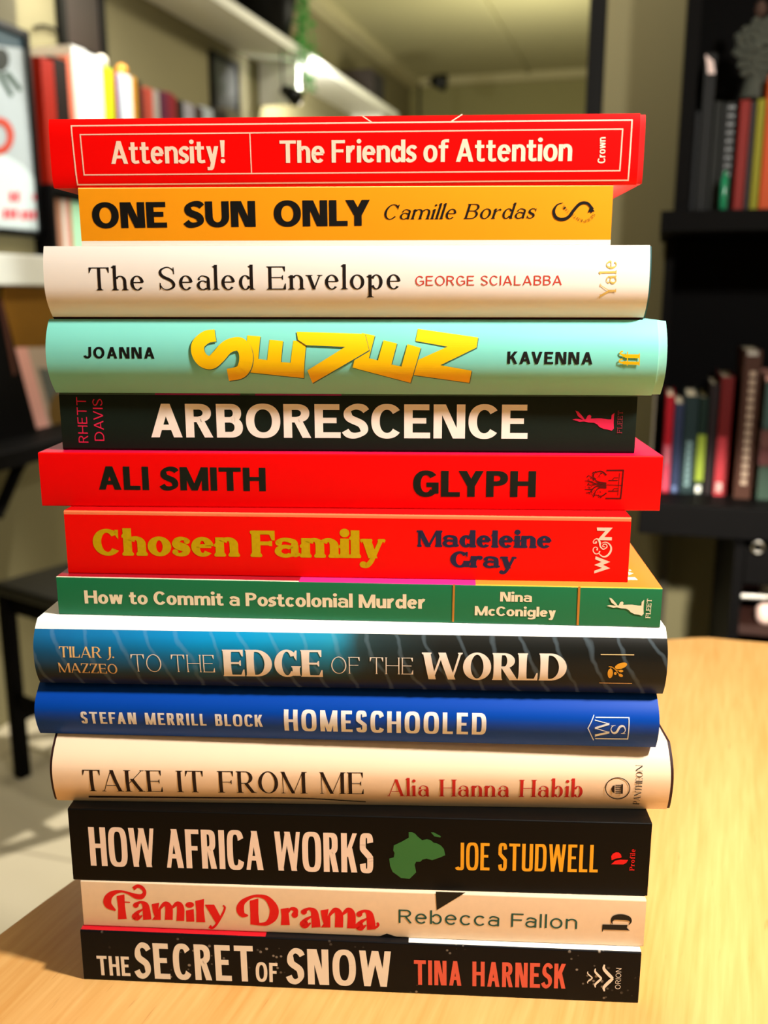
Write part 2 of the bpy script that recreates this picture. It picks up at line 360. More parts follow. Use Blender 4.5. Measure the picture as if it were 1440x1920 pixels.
SERIF = dict(
  grot=Sty(W=.178, h=.14, n=2.25, w=.92, xh=.74, sp=.05, word=.25, asc=1.0),
  grotcap=Sty(W=.205, h=.17, n=2.25, w=.98, sp=.08, word=.36),
  glyphcap=Sty(W=.225, h=.18, n=2.25, w=.98, sp=.07, word=.34),
  sun=Sty(W=.26, h=.2, n=2.15, w=1.1, sp=.06, word=.58),
  kav=Sty(W=.21, h=.18, n=2.05, w=1.0, sp=.16, word=.4),
  gill=Sty(W=.105, h=.095, n=2.0, w=.98, sp=.17, word=.42),
  reb=Sty(W=.115, h=.10, n=2.05, w=1.16, xh=.74, sp=.19, word=.52, asc=1.02),
  murder=Sty(W=.225, h=.17, n=2.05, w=1.04, xh=.71, sp=.05, word=.32, asc=1.06),
  garamond=Sty(W=.115, h=.045, serif=1, sl=.07, sh=.028, br=.06, xh=.62, sp=.11, w=.98, asc=1.08, word=.42),
  italic=Sty(W=.115, h=.05, serif=1, sl=.045, sh=.035, br=.05, xh=.67, sp=.10, w=.95, asc=1.06, skew=.24, word=.4),
  didone=Sty(W=.15, h=.03, serif=1, sl=.075, sh=.022, br=.03, xh=.64, sp=.15, w=1.0, asc=1.06, word=.5),
  didone_l=Sty(W=.15, h=.035, serif=1, sl=.06, sh=.03, br=.03, xh=.66, sp=.10, w=.95, asc=1.08, word=.42),
  cooper=Sty(W=.29, h=.145, serif=1, sl=.055, sh=.115, br=.06, xh=.73, sp=.03, w=1.26, asc=1.04, rnd=1, word=.40),
  flare=Sty(W=.23, h=.07, serif=1, sl=.035, sh=.04, br=.05, xh=.7, sp=.055, w=.98, flare=.10, word=.4),
  flare_s=Sty(W=.14, h=.06, serif=1, sl=.03, sh=.03, br=.03, xh=.7, sp=.08, w=.95, flare=.12, word=.35),
  thin=Sty(W=.055, h=.035, serif=1, sl=.03, sh=.03, br=.0, xh=.7, sp=.12, w=.96, word=.42),
  cond=Sty(W=.17, h=.14, n=3.4, w=.66, sp=.14, word=.42),
  africa=Sty(W=.165, h=.115, n=3.4, w=.62, sp=.065, word=.24),
  studwell=Sty(W=.125, h=.105, n=3.6, w=.52, sp=.075, word=.24),
  snow=Sty(W=.175, h=.15, n=2.5, w=.70, sp=.10, word=.38),
  snow_s=Sty(W=.175, h=.15, n=2.7, w=.60, sp=.09, word=.36),
  slab=Sty(W=.14, h=.09, serif=1, sl=.06, sh=.07, br=.02, xh=.68, sp=.12, w=.9, word=.4),
  drama=Sty(W=.30, h=.05, serif=1, sl=.03, sh=.03, br=.04, xh=.74, sp=.03, w=1.1, rnd=1, word=.4),
)
# ------------------------------------------------------------- stacked books
def strip_profile(bk, inset=0.0, n=26):
    """outer profile (y, z) of a cover from the fore-edge over the top, round the spine, along the bottom"""
    T, D, r = bk.T, bk.D, bk.r
    pts = [(D, T-inset), (D*.5, T-inset), (D*.15, T-inset), (bk.prof(T)+r+.004, T-inset)]
    sp = []
    for i in range(n+1):
        z = T*(1-i/n); sp.append((bk.prof(z), z))
    if bk.round:
        zs = [T*(.5+.5*math.cos(math.pi*i/n)) for i in range(n+1)]
        sp = [(bk.prof(z), z) for z in zs]
        out = [(y+inset, min(max(z, inset), T-inset)) for y, z in sp]
    else:
        out = []
        for k in range(6):
            a = math.pi/2*k/5; out.append((r-r*math.sin(a)+inset, T-r+r*math.cos(a)-inset*math.cos(a)))
        for b in bk.zcuts:
            out.append((inset, b))
        for k in range(6):
            a = math.pi/2*k/5; out.append((r-r*math.cos(a)+inset, r-r*math.sin(a)+inset*math.sin(a)))
    pts += out
    pts += [(bk.prof(0)+r+.004, inset), (D*.15, inset), (D*.5, inset), (D, inset)]
    return pts
class Book:
    def __init__(s, P, yaw, W, T, label, D=.155, r=.0007, hard=False, bt=0, bb=0, p=2.6, bands=(), xcuts=(), zcuts=(), name='stacked_book'):
        s.P = Vector(P); s.yaw = math.radians(yaw); s.W = W; s.T = T; s.D = D; s.r = r; s.round = bt or bb; s.bt = bt; s.bb = bb; s.p = p
        s.M = Matrix.Translation(s.P) @ Matrix.Rotation(s.yaw, 4, 'Z'); s.Mi = s.M.inverted(); s.layer = 0
        s.zcuts = sorted([z for z in zcuts], reverse=True)
        s.root = empty(name, P, s.yaw, label, 'book', 'books in the stack on the table')
    def prof(s, z):
        if not s.round: return 0.0
        u = 2*z/s.T-1; B = max(s.bt, s.bb)
        return -B+(s.bt if u > 0 else s.bb)*min(abs(u), 1)**s.p
    def hit(s, x, y, top=False):
        o = s.Mi @ CAMP; d = s.Mi.to_3x3() @ ray(x, y)
        if top:
            t = (s.T-o.z)/d.z; q = o+d*t; return q.x, q.y
        Y = 0.0
        for _ in range(8):
            t = (Y-o.y)/d.y; q = o+d*t; Y = s.prof(min(max(q.z, 0), s.T))
        return q.x, q.z
    def wrap(s, name, thick, matf, mats, x0=0, x1=None, inset=0, xcuts=(), smooth=True):
        x1 = s.W if x1 is None else x1
        O = strip_profile(s, inset); I = strip_profile(s, inset+thick)
        X = sorted(set([x0, x1]+[c for c in xcuts if x0 < c < x1])); n = len(O)
        V = []; F = []; m = []
        for x in X:
            for y, z in O: V.append((x, y, z))
            for y, z in I: V.append((x, y, z))
        w = 2*n
        for a in range(len(X)-1):
            xm = (X[a]+X[a+1])/2
            for i in range(n-1):
                ym, zm = (O[i][0]+O[i+1][0])/2, (O[i][1]+O[i+1][1])/2
                side = 't' if zm > s.T-inset-1e-5 else 'b' if zm < inset+1e-5 else 's'
                F.append((a*w+i, a*w+i+1, (a+1)*w+i+1, (a+1)*w+i)); m.append(matf(side, xm, ym, zm))
                F.append((a*w+n+i+1, a*w+n+i, (a+1)*w+n+i, (a+1)*w+n+i+1)); m.append(matf('i', xm, ym, zm))
            F.append((a*w, (a+1)*w, (a+1)*w+n, a*w+n)); m.append(matf('e', xm, 0, 0))
            F.append((a*w+n-1, a*w+2*n-1, (a+1)*w+2*n-1, (a+1)*w+n-1)); m.append(matf('e', xm, 0, 0))
        for a, flip in ((0, 1), (len(X)-1, 0)):
            for i in range(n-1):
                q = (a*w+i, a*w+i+1, a*w+n+i+1, a*w+n+i); F.append(q if flip else q[::-1]); m.append(matf('e', X[a], (O[i][0]+O[i+1][0])/2, (O[i][1]+O[i+1][1])/2))
        F = [f[::-1] for f in F]
        o = link(name, V, F, mats, s.root, m)
        if smooth:
            for p_ in o.data.polygons: p_.use_smooth = True
            for e in o.data.edges: pass
            try: o.data.set_sharp_from_angle(angle=math.radians(32))
            except Exception: pass
        return o
    def pages(s, m, over=0.0, thick=.0004, ends=.0008):
        z0, z1 = thick+1e-4, s.T-thick-1e-4; y0 = s.prof(s.T/2)*.0+.0025+thick
        b = MB(); b.box(ends, s.W-ends, y0, s.D-over, z0, z1)
        return b.obj('page_block', m, s.root)
    def put(s, polys, m, name='lettering', label=None, lift=None):
        """printed shapes: polygons in (x, z) of the spine, wrapped on its surface"""
        s.layer += 1; base = .00005+.00003*s.layer if lift is None else lift
        bm = bmesh.new()
        for k, P in enumerate(polys):
            off = base+(k % 5)*.000004
            vs = [bm.verts.new((x, off, z)) for x, z in P]
            if len(vs) < 3: continue
            if len(vs) <= 4 and _convex(P):
                try: bm.faces.new(vs)
                except ValueError: pass
            else:
                for t in tessellate_polygon([[Vector((x, z, 0)) for x, z in P]]):
                    try: bm.faces.new([vs[i] for i in t])
                    except ValueError: pass
        if s.round:
            zs = [v.co.z for v in bm.verts]; a, b_ = min(zs), max(zs); n = max(2, int((b_-a)/.0009))
            for i in range(1, n):
                g = bm.verts[:]+bm.edges[:]+bm.faces[:]
                bmesh.ops.bisect_plane(bm, geom=g, plane_co=(0, 0, a+(b_-a)*i/n), plane_no=(0, 0, 1), dist=1e-7)
        for v in bm.verts: v.co.y = s.prof(min(max(v.co.z, 0), s.T))-v.co.y
        bm.normal_update()
        for f in bm.faces:
            if f.normal.y > 0: f.normal_flip()
        me = bpy.data.meshes.new(name); bm.to_mesh(me); bm.free(); me.materials.append(m)
        o = bpy.data.objects.new(name, me); COL.objects.link(o); o.parent = s.root
        if label: o['label'] = label
        return o
    def text(s, txt, st, L, R, cap, m, name='title_lettering', label=None):
        """L, R: where the baseline starts and ends in the photograph, cap: cap height there"""
        P, w = stroke_text(txt, SERIF[st])
        xs = [x for p in P for x, y in p]; lo, hi = min(xs), max(xs)
        a = Vector(s.hit(*L)); b = Vector(s.hit(*R)); dx, dy = R[0]-L[0], R[1]-L[1]; n = math.hypot(dx, dy)
        c = Vector(s.hit(L[0]+dy/n*cap, L[1]-dx/n*cap)); e = (b-a); ln = e.length; e.normalize(); up = Vector((-e.y, e.x)); h = (c-a).length
        # letters of an upright line stand square to the baseline
        out = [[tuple(a+e*((x-lo)/(hi-lo)*ln)+up*(y*h)) for x, y in p] for p in P]
        return s.put(out, m, name, label)
    def shape(s, plist, m, name='publisher_mark', label=None):
        return s.put([[s.hit(x, y) for x, y in P] for P in plist], m, name, label)
def _convex(P):
    sg = 0
    for i in range(len(P)):
        a, b, c = P[i], P[(i+1) % len(P)], P[(i+2) % len(P)]
        k = (b[0]-a[0])*(c[1]-b[1])-(b[1]-a[1])*(c[0]-b[0])
        if abs(k) < 1e-14: continue
        if sg and (k > 0) != (sg > 0): return False
        sg = k
    return True
def zm(pts, bx, by, k): return [(bx+x/k, by+y/k) for x, y in pts]
def line(pts, w):
    """a stroke of constant or varying width through picture points, as quads"""
    g = Gl(SERIF['grot']); ws = w if isinstance(w, (list, tuple)) else [w]*len(pts)
    g.path(pts, ws, 1 if len(pts) == 2 else 6); return g.p
def sline(pts, w):
    out = []
    for a, b in zip(pts[:-1], pts[1:]):
        dx, dy = b[0]-a[0], b[1]-a[1]; n = math.hypot(dx, dy); ex, ey = dx/n*w/2, dy/n*w/2
        out.append([(a[0]-ex-ey, a[1]-ey+ex), (b[0]+ex-ey, b[1]+ey+ex), (b[0]+ex+ey, b[1]+ey-ex), (a[0]-ex+ey, a[1]-ey-ex)])
    return out
def ell(cx, cy, rx, ry, rot=0, n=20):
    c, s_ = math.cos(math.radians(rot)), math.sin(math.radians(rot))
    return [(cx+rx*math.cos(t)*c-ry*math.sin(t)*s_, cy+rx*math.cos(t)*s_+ry*math.sin(t)*c) for t in [2*math.pi*i/n for i in range(n)]]
def small_text(txt, st, L, R, cap):
    """lettering polygons directly in picture points (for tiny marks)"""
    P, w = stroke_text(txt, SERIF[st]); dx, dy = R[0]-L[0], R[1]-L[1]; n = math.hypot(dx, dy)
    return [[(L[0]+dx*x/w+dy/n*y*cap, L[1]+dy*x/w-dx/n*y*cap) for x, y in p] for p in P]
# ------------------------------------------------------------- the stack, from the table up
paper = mat('page_paper', '#e8dfcb', .9, .2, noise=.08, nscale=200)
def fin(name, h, rough=.42, spec=.3, **k): return mat(name, h, rough, spec, **k)
ink_k = fin('ink_black', '#060606', .5, .3); cream = fin('ink_cream', '#f8ebdc', .55, .2)
# 1 ----- black paperback, snow title
def speck(name, base, dot, dens):
    m = mat(name, base, .5, .15); nt = m.node_tree; b = nt.nodes['Principled BSDF']
    tc = nt.nodes.new('ShaderNodeTexCoord'); v = nt.nodes.new('ShaderNodeTexVoronoi'); v.inputs['Scale'].default_value = 330
    n = nt.nodes.new('ShaderNodeTexNoise'); n.inputs['Scale'].default_value = 38; n.inputs['Detail'].default_value = 3
    nt.links.new(tc.outputs['Object'], n.inputs['Vector']); nt.links.new(tc.outputs['Object'], v.inputs['Vector'])
    r1 = nt.nodes.new('ShaderNodeMapRange'); r1.inputs['From Min'].default_value = .27; r1.inputs['From Max'].default_value = .15
    nt.links.new(v.outputs['Distance'], r1.inputs['Value'])
    r2 = nt.nodes.new('ShaderNodeMapRange'); r2.inputs['From Min'].default_value = dens; r2.inputs['From Max'].default_value = dens+.06
    nt.links.new(n.outputs['Fac'], r2.inputs['Value'])
    r3 = nt.nodes.new('ShaderNodeMath'); r3.operation = 'MULTIPLY'; nt.links.new(r1.outputs[0], r3.inputs[0]); nt.links.new(r2.outputs[0], r3.inputs[1])
    r4 = nt.nodes.new('ShaderNodeMath'); r4.operation = 'MULTIPLY'; r4.inputs[1].default_value = .55; nt.links.new(r3.outputs[0], r4.inputs[0])
    x = nt.nodes.new('ShaderNodeMix'); x.data_type = 'RGBA'; x.inputs['A'].default_value = lin(base); x.inputs['B'].default_value = lin(dot)
    nt.links.new(r4.outputs[0], x.inputs['Factor']); nt.links.new(x.outputs['Result'], b.inputs['Base Color']); return m
bk = Book((-.1341, .3713, 0), -3.48, .2443, .0250, 'black paperback at the very bottom of the stack, cream title THE SECRET OF SNOW')
xr = bk.hit(497, 1757)[0]; xb = bk.hit(766, 1768)[0]
ms = [speck('black_speckled_card', '#08070a', '#c9b9a8', .56), fin('red_card', '#c01522'), fin('white_card', '#f1ece2'), fin('dark_card', '#0d0b0d'), paper]
bk.wrap('cover', .0004, lambda s, x, y, z: (0 if s == 's' else (1 if x < xr else 3 if x < xb else 2) if s == 't' else 3 if s == 'b' else 2), ms, xcuts=(xr, xb))
bk.pages(paper)
for t, L, R, c in (('THE', (184, 1828), (245, 1830), 36), ('SECRET', (253.3, 1833.5), (477, 1840.4), 66), ('OF', (480, 1839.6), (521, 1841.7), 36), ('SNOW', (536.7, 1843.7), (733.8, 1850), 66)):
    bk.text(t, 'snow', L, R, c, cream)
bk.text('TINA HARNESK', 'snow', (776.7, 1845.5), (1060, 1853), 46, fin('ink_coral', '#e8604a', .5), 'author_lettering')
chev = []
for (x0, yt, yb, xt, w) in (((358, 1325, 1460, 425, 14)), ((432, 1292, 1505, 528, 24)), ((520, 1248, 1548, 655, 36))):
    ym = (yt+yb)/2+5
    A = zm([(x0+38*w/36, yt), (x0+w, (yt*2+ym)/3), (xt-w*.9, ym-w*.8), (xt, ym)], 1040, 1600, 6); B = zm([(x0+38*w/36, yb), (x0+w, (yb*2+ym)/3), (xt-w*.9, ym+w*.8), (xt, ym)], 1040, 1600, 6)
    chev += line(A, [w/14, w/6.5, w/6, w/9]); chev += line(B, [w/14, w/6.5, w/6, w/9])
bk.shape(chev, cream); bk.text('ORION', 'gill', (1163, 1854), (1165, 1814.5), 10, cream, 'publisher_lettering')
SNOW = bk
# 2 ----- cream paperback
bk = Book((-.1333, .3744, .0250), -3.33, .2452, .0226, 'cream paperback just above the bottom book, curly red title Family Drama')
ms = [fin('cream_card', '#eccfae', .5, .3, noise=.05, nscale=300), fin('cream_card_edge', '#efdcc0'), paper]
bk.wrap('cover', .0004, lambda s, x, y, z: 0 if s in 'stb' else 1, ms); bk.pages(paper)
red = fin('ink_red', '#e30613', .45)
k = 1440/280.; g = Gl(SERIF['drama']); P = lambda pts: zm(pts, 180, 1640, k)
sh = []
def st_(pts, ws, kk=6): 
    gg = Gl(SERIF['drama']); gg.path([(x, y) for x, y in pts], ws, kk); return gg.p
sh += [P(q) for q in st_([(190, 345), (120, 290), (115, 230), (160, 180), (240, 160), (310, 175), (380, 205), (440, 210), (470, 170), (445, 125), (400, 110), (360, 135)], [14, 70, 76, 52, 22, 24, 46, 50, 34, 34, 34, 38])]
sh += [P([(200, 205), (275, 188), (280, 300), (297, 425), (213, 428), (215, 320)]), P([(270, 257), (330, 260), (330, 270), (270, 268)])]
def fa(ox, oy, s_=1.):   # the letter a
    T = lambda pts: [(ox+x*s_, oy+y*s_) for x, y in pts]
    o = [P(q) for q in st_(T([(28, 45), (50, 28), (90, 12), (130, 40), (143, 100), (150, 180)]), [44*s_, 36*s_, 24*s_, 60*s_, 74*s_, 80*s_])]
    o += [P(q) for q in st_(T([(112, 80), (60, 110), (32, 150), (60, 170), (100, 140)]), [12*s_, 34*s_, 56*s_, 36*s_, 16*s_], 5)]
    return o+[P(ell(ox+40*s_, oy+42*s_, 28*s_, 24*s_)), P(ell(ox+40*s_, oy+148*s_, 38*s_, 34*s_))]
def fm(ox, oy):
    o = [P([(ox, oy+22), (ox+72, oy+10), (ox+60, oy+100), (ox+30, oy+148), (ox+12, oy+100)])]
    o += [P(q) for q in st_([(ox+20, oy+160), (ox+50, oy+130), (ox+85, oy+60), (ox+130, oy+20), (ox+165, oy+60), (ox+165, oy+175)], [14, 18, 26, 46, 70, 76])]
    o += [P([(ox+88, oy+60), (ox+70, oy+110), (ox-0, oy+174), (ox+88, oy+176)])]
    o += [P(q) for q in st_([(ox+195, oy+60), (ox+245, oy+20), (ox+278, oy+60), (ox+276, oy+184)], [20, 46, 70, 76])]
    return o
sh += fa(345, 252)+fm(538, 260)
sh += [P(ell(905, 290, 42, 28)), P([(868, 345), (943, 330), (950, 452), (872, 452)]), P([(958, 252), (1043, 233), (1040, 340), (1055, 458), (968, 456), (968, 350)])]
sh += [P([(1050, 288), (1140, 288), (1200, 400), (1165, 480)])]+[P(q) for q in st_([(1225, 295), (1243, 320), (1215, 390), (1160, 480), (1120, 512), (1095, 495)], [14, 20, 22, 24, 24, 34])]
k2 = 1440/300.
P1 = P
P = lambda pts: zm(pts, 430, 1650, k2)
sh += [P(q) for q in st_([(170, 320), (120, 310), (98, 260), (120, 200), (190, 155), (260, 142), (340, 165), (400, 250), (395, 330), (340, 388), (270, 396), (200, 390)], [12, 50, 70, 50, 28, 26, 46, 78, 78, 40, 24, 18])]
sh += [P([(185, 185), (262, 165), (262, 300), (272, 400), (190, 398), (190, 300)])]
sh += [P([(462, 260), (535, 248), (535, 300), (545, 404), (465, 404), (470, 320)])]+[P(q) for q in st_([(530, 290), (555, 258), (595, 270), (598, 310)], [18, 26, 44, 40])]+[P(ell(590, 312, 30, 28))]
sh += fa(632, 245)+fm(822, 250)+fa(1130, 265)+[P(q) for q in st_([(1255, 420), (1310, 430), (1340, 405), (1330, 382)], [40, 20, 24, 20])]
bk.shape(sh, red, 'title_lettering')
bk.text('Rebecca Fallon', 'reb', (747.5, 1730), (1081.7, 1741.7), 25, fin('ink_teal', '#0f4f45', .5), 'author_lettering')
bk.shape([[(817, 1671.5), (873, 1673), (819, 1706)], [(706.7, 1757), (725.4, 1750), (752.5, 1759)]], ink_k, 'cover_art')
B = lambda p: zm(p, 1040, 1600, 6)
bk.shape([B([(537, 797), (820, 803), (812, 835), (845, 868), (805, 862), (545, 855), (540, 878), (533, 878)])]+[B(q) for q in st_([(650, 795), (642, 760), (670, 722), (748, 715), (830, 730), (855, 765), (835, 800)], [6, 22, 50, 66, 50, 22, 8])], ink_k)
# 3 ----- black paperback, Africa
bk = Book((-.1365, .3748, .0476), -2.72, .2493, .0346, 'thick black paperback, pinkish title HOW AFRICA WORKS and a green map', D=.158)
ms = [fin('black_card', '#070504', .5, .12), fin('black_card_top', '#050403', .45, .2), paper]
bk.wrap('cover', .0005, lambda s, x, y, z: 0 if s == 's' else 1 if s in 'tb' else 1, ms); bk.pages(paper)
pk = fin('ink_pale_pink', '#f8dfcf', .55, .2)
bk.text('HOW AFRICA WORKS', 'africa', (170.7, 1622.8), (700, 1636.6), 72, pk)
bk.text('JOE STUDWELL', 'studwell', (853.5, 1630.5), (1120.4, 1635.5), 51, fin('ink_amber', '#f0a81e', .5), 'author_lettering')
K = 1440/140.
bk.shape([zm([(475, 205), (540, 205), (600, 235), (650, 290), (735, 360), (830, 340), (900, 360), (960, 410), (1020, 420), (1100, 465), (1155, 530), (1180, 650), (1090, 690), (930, 745), (820, 715), (740, 735), (700, 775), (620, 775), (590, 835), (605, 900), (620, 980), (560, 1040), (495, 1105), (330, 1090), (250, 1030), (165, 970), (120, 860), (100, 715), (190, 690), (205, 610), (180, 560), (190, 460), (340, 390), (480, 310)], 720, 1540, K),
          zm([(905, 208), (960, 210), (1100, 285), (1085, 308), (970, 285)], 720, 1540, K)], fin('ink_leaf_green', '#2f7038', .5), 'cover_art', 'green map of a continent')
B = lambda p: zm(p, 1040, 1380, 6)
bk.shape([B([(640, 1395), (635, 1350), (655, 1320), (690, 1305), (720, 1308), (745, 1330), (752, 1362), (735, 1370), (690, 1375)]), B([(635, 1440), (680, 1400), (740, 1388), (825, 1392), (805, 1425), (770, 1442)])], red)
bk.text('Profile', 'slab', (1189, 1632), (1191, 1591.7), 9, red, 'publisher_lettering')
# 4 ----- cream hardback, Take it from me
wine = fin('wine_cloth', '#2c0a0a', .6); 
bk = Book((-.1442, .3888, .0822), -1.63, .2676, .0288, 'peach jacketed hardback under the blue one, black title TAKE IT FROM ME', D=.160, bt=.0100, bb=.0032, p=2.05)
ms = [fin('peach_jacket', '#f5d6b6', .38, .4), fin('jacket_inside', '#f1e6d6'), paper]
bk.wrap('dust_jacket', .00035, lambda s, x, y, z: 0 if s in 'stb' else 1, ms, x0=.0011, x1=bk.W-.0013)
bk.wrap('case_boards', .0022, lambda s, x, y, z: 0, [wine], inset=.00045); bk.pages(paper, thick=.0026, ends=.004)
bk.text('TAKE IT FROM ME', 'didone', (158.8, 1483), (682, 1489), 39.5, fin('ink_plum_black', '#1c0708', .5))
bk.text('Alia Hanna Habib', 'didone_l', (726, 1492.5), (1091.5, 1494.6), 31.5, fin('ink_deep_red', '#c8201c', .5), 'author_lettering')
plum = MATS['ink_plum_black']
bk.shape(line([(166.5, 1493.5), (400, 1495.5), (560, 1496.5), (686, 1503)], [3.2, 2.4, 1.8, 1.6]), plum, 'title_underline')
B = lambda p: zm(p, 1040, 1380, 6)
sh = []; O = ell(1158, 1477.8, 23.6, 20.6, 0, 36); I = ell(1158, 1477.8, 21.9, 19, 0, 36)
sh = [[O[i], O[(i+1) % 36], I[(i+1) % 36], I[i]] for i in range(36)]
sh += [B([(672, 550), (648, 565), (636, 597), (646, 628), (672, 642)]), B([(748, 542), (768, 540), (765, 648), (745, 647)])]+[B([(682, y-5), (746, y-5), (746, y+5), (682, y+5)]) for y in (553, 575, 597, 619, 640)]
bk.shape(sh, plum); bk.text('PANTHEON', 'didone_l', (1198, 1508), (1204.5, 1434), 12, plum, 'publisher_lettering')
# 5 ----- blue hardback
bk = Book((-.1508, .3945, .1110), -2.93, .2672, .0236, 'blue jacketed hardback, white title HOMESCHOOLED, red patch on its cover', D=.160, bt=.0100, bb=.0040, p=1.9)
xr = bk.W-.022
ms = [fin('blue_jacket', '#0040a4', .42, .16), fin('red_jacket_front', '#c00a12', .35), fin('jacket_inside', '#f1e6d6')]
bk.wrap('dust_jacket', .00035, lambda s, x, y, z: 0 if s in 'sb' else (1 if s == 't' and x > xr else 0 if s == 't' else 2), ms, x0=.0004, x1=bk.W-.0004, xcuts=(xr,))
bk.wrap('case_boards', .0022, lambda s, x, y, z: 0, [fin('navy_cloth', '#0b1220', .6)], x0=.0008, x1=bk.W-.0008, inset=.00045); bk.pages(paper, thick=.0026, ends=.004)
wh = fin('ink_white', '#e9e6e6', .5, .2)
bk.text('STEFAN MERRILL BLOCK', 'cond', (153.8, 1356), (493, 1362.5), 21.5, wh, 'author_lettering')
bk.text('HOMESCHOOLED', 'cond', (534, 1369.5), (911, 1377.4), 39.5, wh)
B = lambda p: zm(p, 1040, 1100, 6)
sh = sline(B([(440, 1445), (374, 1590), (435, 1722)]), 1.7)+sline(B([(465, 1468), (835, 1472), (820, 1712), (460, 1708)]), 1.9)
sh += small_text('W', 'flare_s', (1142.5, 1381), (1142.5, 1349), 27)+small_text('S', 'flare_s', (1173, 1376), (1173, 1359), 28)
bk.shape(sh, fin('ink_ice', '#dfe9f5', .5))
# 6 ----- blue and black hardback, world
bk = Book((-.1490, .3912, .1346), -2.57, .2670, .0286, 'glossy blue to black jacketed hardback, title TO THE EDGE OF THE WORLD', D=.162, bt=.0070, bb=.0045, p=2.4)
m = fin('ocean_jacket', '#0f3f5c', .4, .2); nt = m.node_tree; b = nt.nodes['Principled BSDF']
tc = nt.nodes.new('ShaderNodeTexCoord'); sx = nt.nodes.new('ShaderNodeSeparateXYZ'); nt.links.new(tc.outputs['Object'], sx.inputs[0])
n1 = nt.nodes.new('ShaderNodeTexNoise'); n1.inputs['Scale'].default_value = 22; n1.inputs['Detail'].default_value = 8; nt.links.new(tc.outputs['Object'], n1.inputs['Vector'])
ra = nt.nodes.new('ShaderNodeValToRGB'); rx = nt.nodes.new('ShaderNodeMath'); rx.operation = 'MULTIPLY_ADD'; rx.inputs[1].default_value = 1/bk.W; rx.inputs[2].default_value = 0
nt.links.new(sx.outputs['X'], rx.inputs[0]); ad = nt.nodes.new('ShaderNodeMath'); ad.operation = 'MULTIPLY_ADD'; ad.inputs[1].default_value = .16; nt.links.new(n1.outputs['Fac'], ad.inputs[0]); nt.links.new(rx.outputs[0], ad.inputs[2]); nt.links.new(ad.outputs[0], ra.inputs[0])
cr = ra.color_ramp; cr.elements[0].color = lin('#1a5a86'); cr.elements[0].position = 0; cr.elements[1].color = lin('#14130f'); cr.elements[1].position = .98
for p_, c_ in ((.12, '#1468a0'), (.32, '#0a86c4'), (.44, '#0892c8'), (.56, '#2492b4'), (.63, '#2a3f42'), (.72, '#1c1d1a')):
    e = cr.elements.new(p_); e.color = lin(c_)
rz = nt.nodes.new('ShaderNodeValToRGB'); rzz = nt.nodes.new('ShaderNodeMath'); rzz.operation = 'MULTIPLY_ADD'; rzz.inputs[1].default_value = 1/bk.T
nt.links.new(sx.outputs['Z'], rzz.inputs[0]); rzz.inputs[2].default_value = 0; ad2 = nt.nodes.new('ShaderNodeMath'); ad2.operation = 'MULTIPLY_ADD'; ad2.inputs[1].default_value = .3; nt.links.new(n1.outputs['Fac'], ad2.inputs[0]); nt.links.new(rzz.outputs[0], ad2.inputs[2]); nt.links.new(ad2.outputs[0], rz.inputs[0])
rz.color_ramp.elements[0].position = .30; rz.color_ramp.elements[1].position = .95; rz.color_ramp.elements[0].color = (.0, .0, .0, 1)
mx = nt.nodes.new('ShaderNodeMix'); mx.data_type = 'RGBA'; mx.inputs['A'].default_value = lin('#10191c'); nt.links.new(rz.outputs[0], mx.inputs['Factor']); nt.links.new(ra.outputs[0], mx.inputs['B'])
wv = nt.nodes.new('ShaderNodeTexWave'); wv.bands_direction = 'X'; wv.inputs['Scale'].default_value = 26; wv.inputs['Distortion'].default_value = 2.5; wv.inputs['Detail'].default_value = 3; wv.inputs['Detail Scale'].default_value = 2
mp = nt.nodes.new('ShaderNodeMapping'); mp.inputs['Rotation'].default_value = (0, math.radians(24), 0); nt.links.new(tc.outputs['Object'], mp.inputs[0]); nt.links.new(mp.outputs[0], wv.inputs['Vector'])
pw = nt.nodes.new('ShaderNodeMapRange'); pw.inputs['From Min'].default_value = .93; pw.inputs['From Max'].default_value = 1; pw.inputs['To Max'].default_value = .10; nt.links.new(wv.outputs['Fac'], pw.inputs['Value'])
m2 = nt.nodes.new('ShaderNodeMix'); m2.data_type = 'RGBA'; m2.inputs['B'].default_value = lin('#a9c4d6'); nt.links.new(mx.outputs['Result'], m2.inputs['A']); nt.links.new(pw.outputs[0], m2.inputs['Factor'])
nt.links.new(m2.outputs['Result'], b.inputs['Base Color'])
zb = bk.T-.0048
def mf(s, x, y, z): return (1 if z > bk.hit(420, 1185)[1] else 0) if s == 's' else 1 if s == 't' else 0 if s == 'b' else 2
bk.wrap('dust_jacket', .00035, mf, [m, fin('white_jacket_band', '#f7f6f0', .35), fin('jacket_inside', '#f1e6d6')], x0=.0003, x1=bk.W-.0003)
bk.wrap('case_boards', .0022, lambda s, x, y, z: 0, [fin('navy_cloth', '#0b1220', .6)], x0=.0008, x1=bk.W-.0008, inset=.00045); bk.pages(paper, thick=.0026, ends=.004)
gold = fin('ink_tan_gold', '#e6bf86', .4, .3)
bk.text('TILAR J.', 'flare_s', (111.4, 1232.2), (214.3, 1233.8), 20.5, gold, 'author_lettering'); bk.text('MAZZEO', 'flare_s', (111.4, 1260.2), (221.5, 1263), 17.5, gold, 'author_lettering')
w2 = fin('ink_warm_white', '#efe2d6', .4)
bk.text('TO THE', 'thin', (248, 1258.8), (403.6, 1260.4), 32, w2); bk.text('EDGE', 'flare', (419.7, 1267.4), (605.7, 1269), 49.5, w2)
bk.text('OF THE', 'thin', (621.8, 1262.2), (774.7, 1264.2), 31, w2); bk.text('WORLD', 'flare', (791, 1273), (1060.9, 1276), 50, w2)
B = lambda p: zm(p, 1040, 1100, 6)
bk.shape(sline([(1127, 1226.8), (1188, 1227.4)], 1.5)+sline([(1124, 1280), (1184, 1281)], 1.1), gold, 'spine_rules')
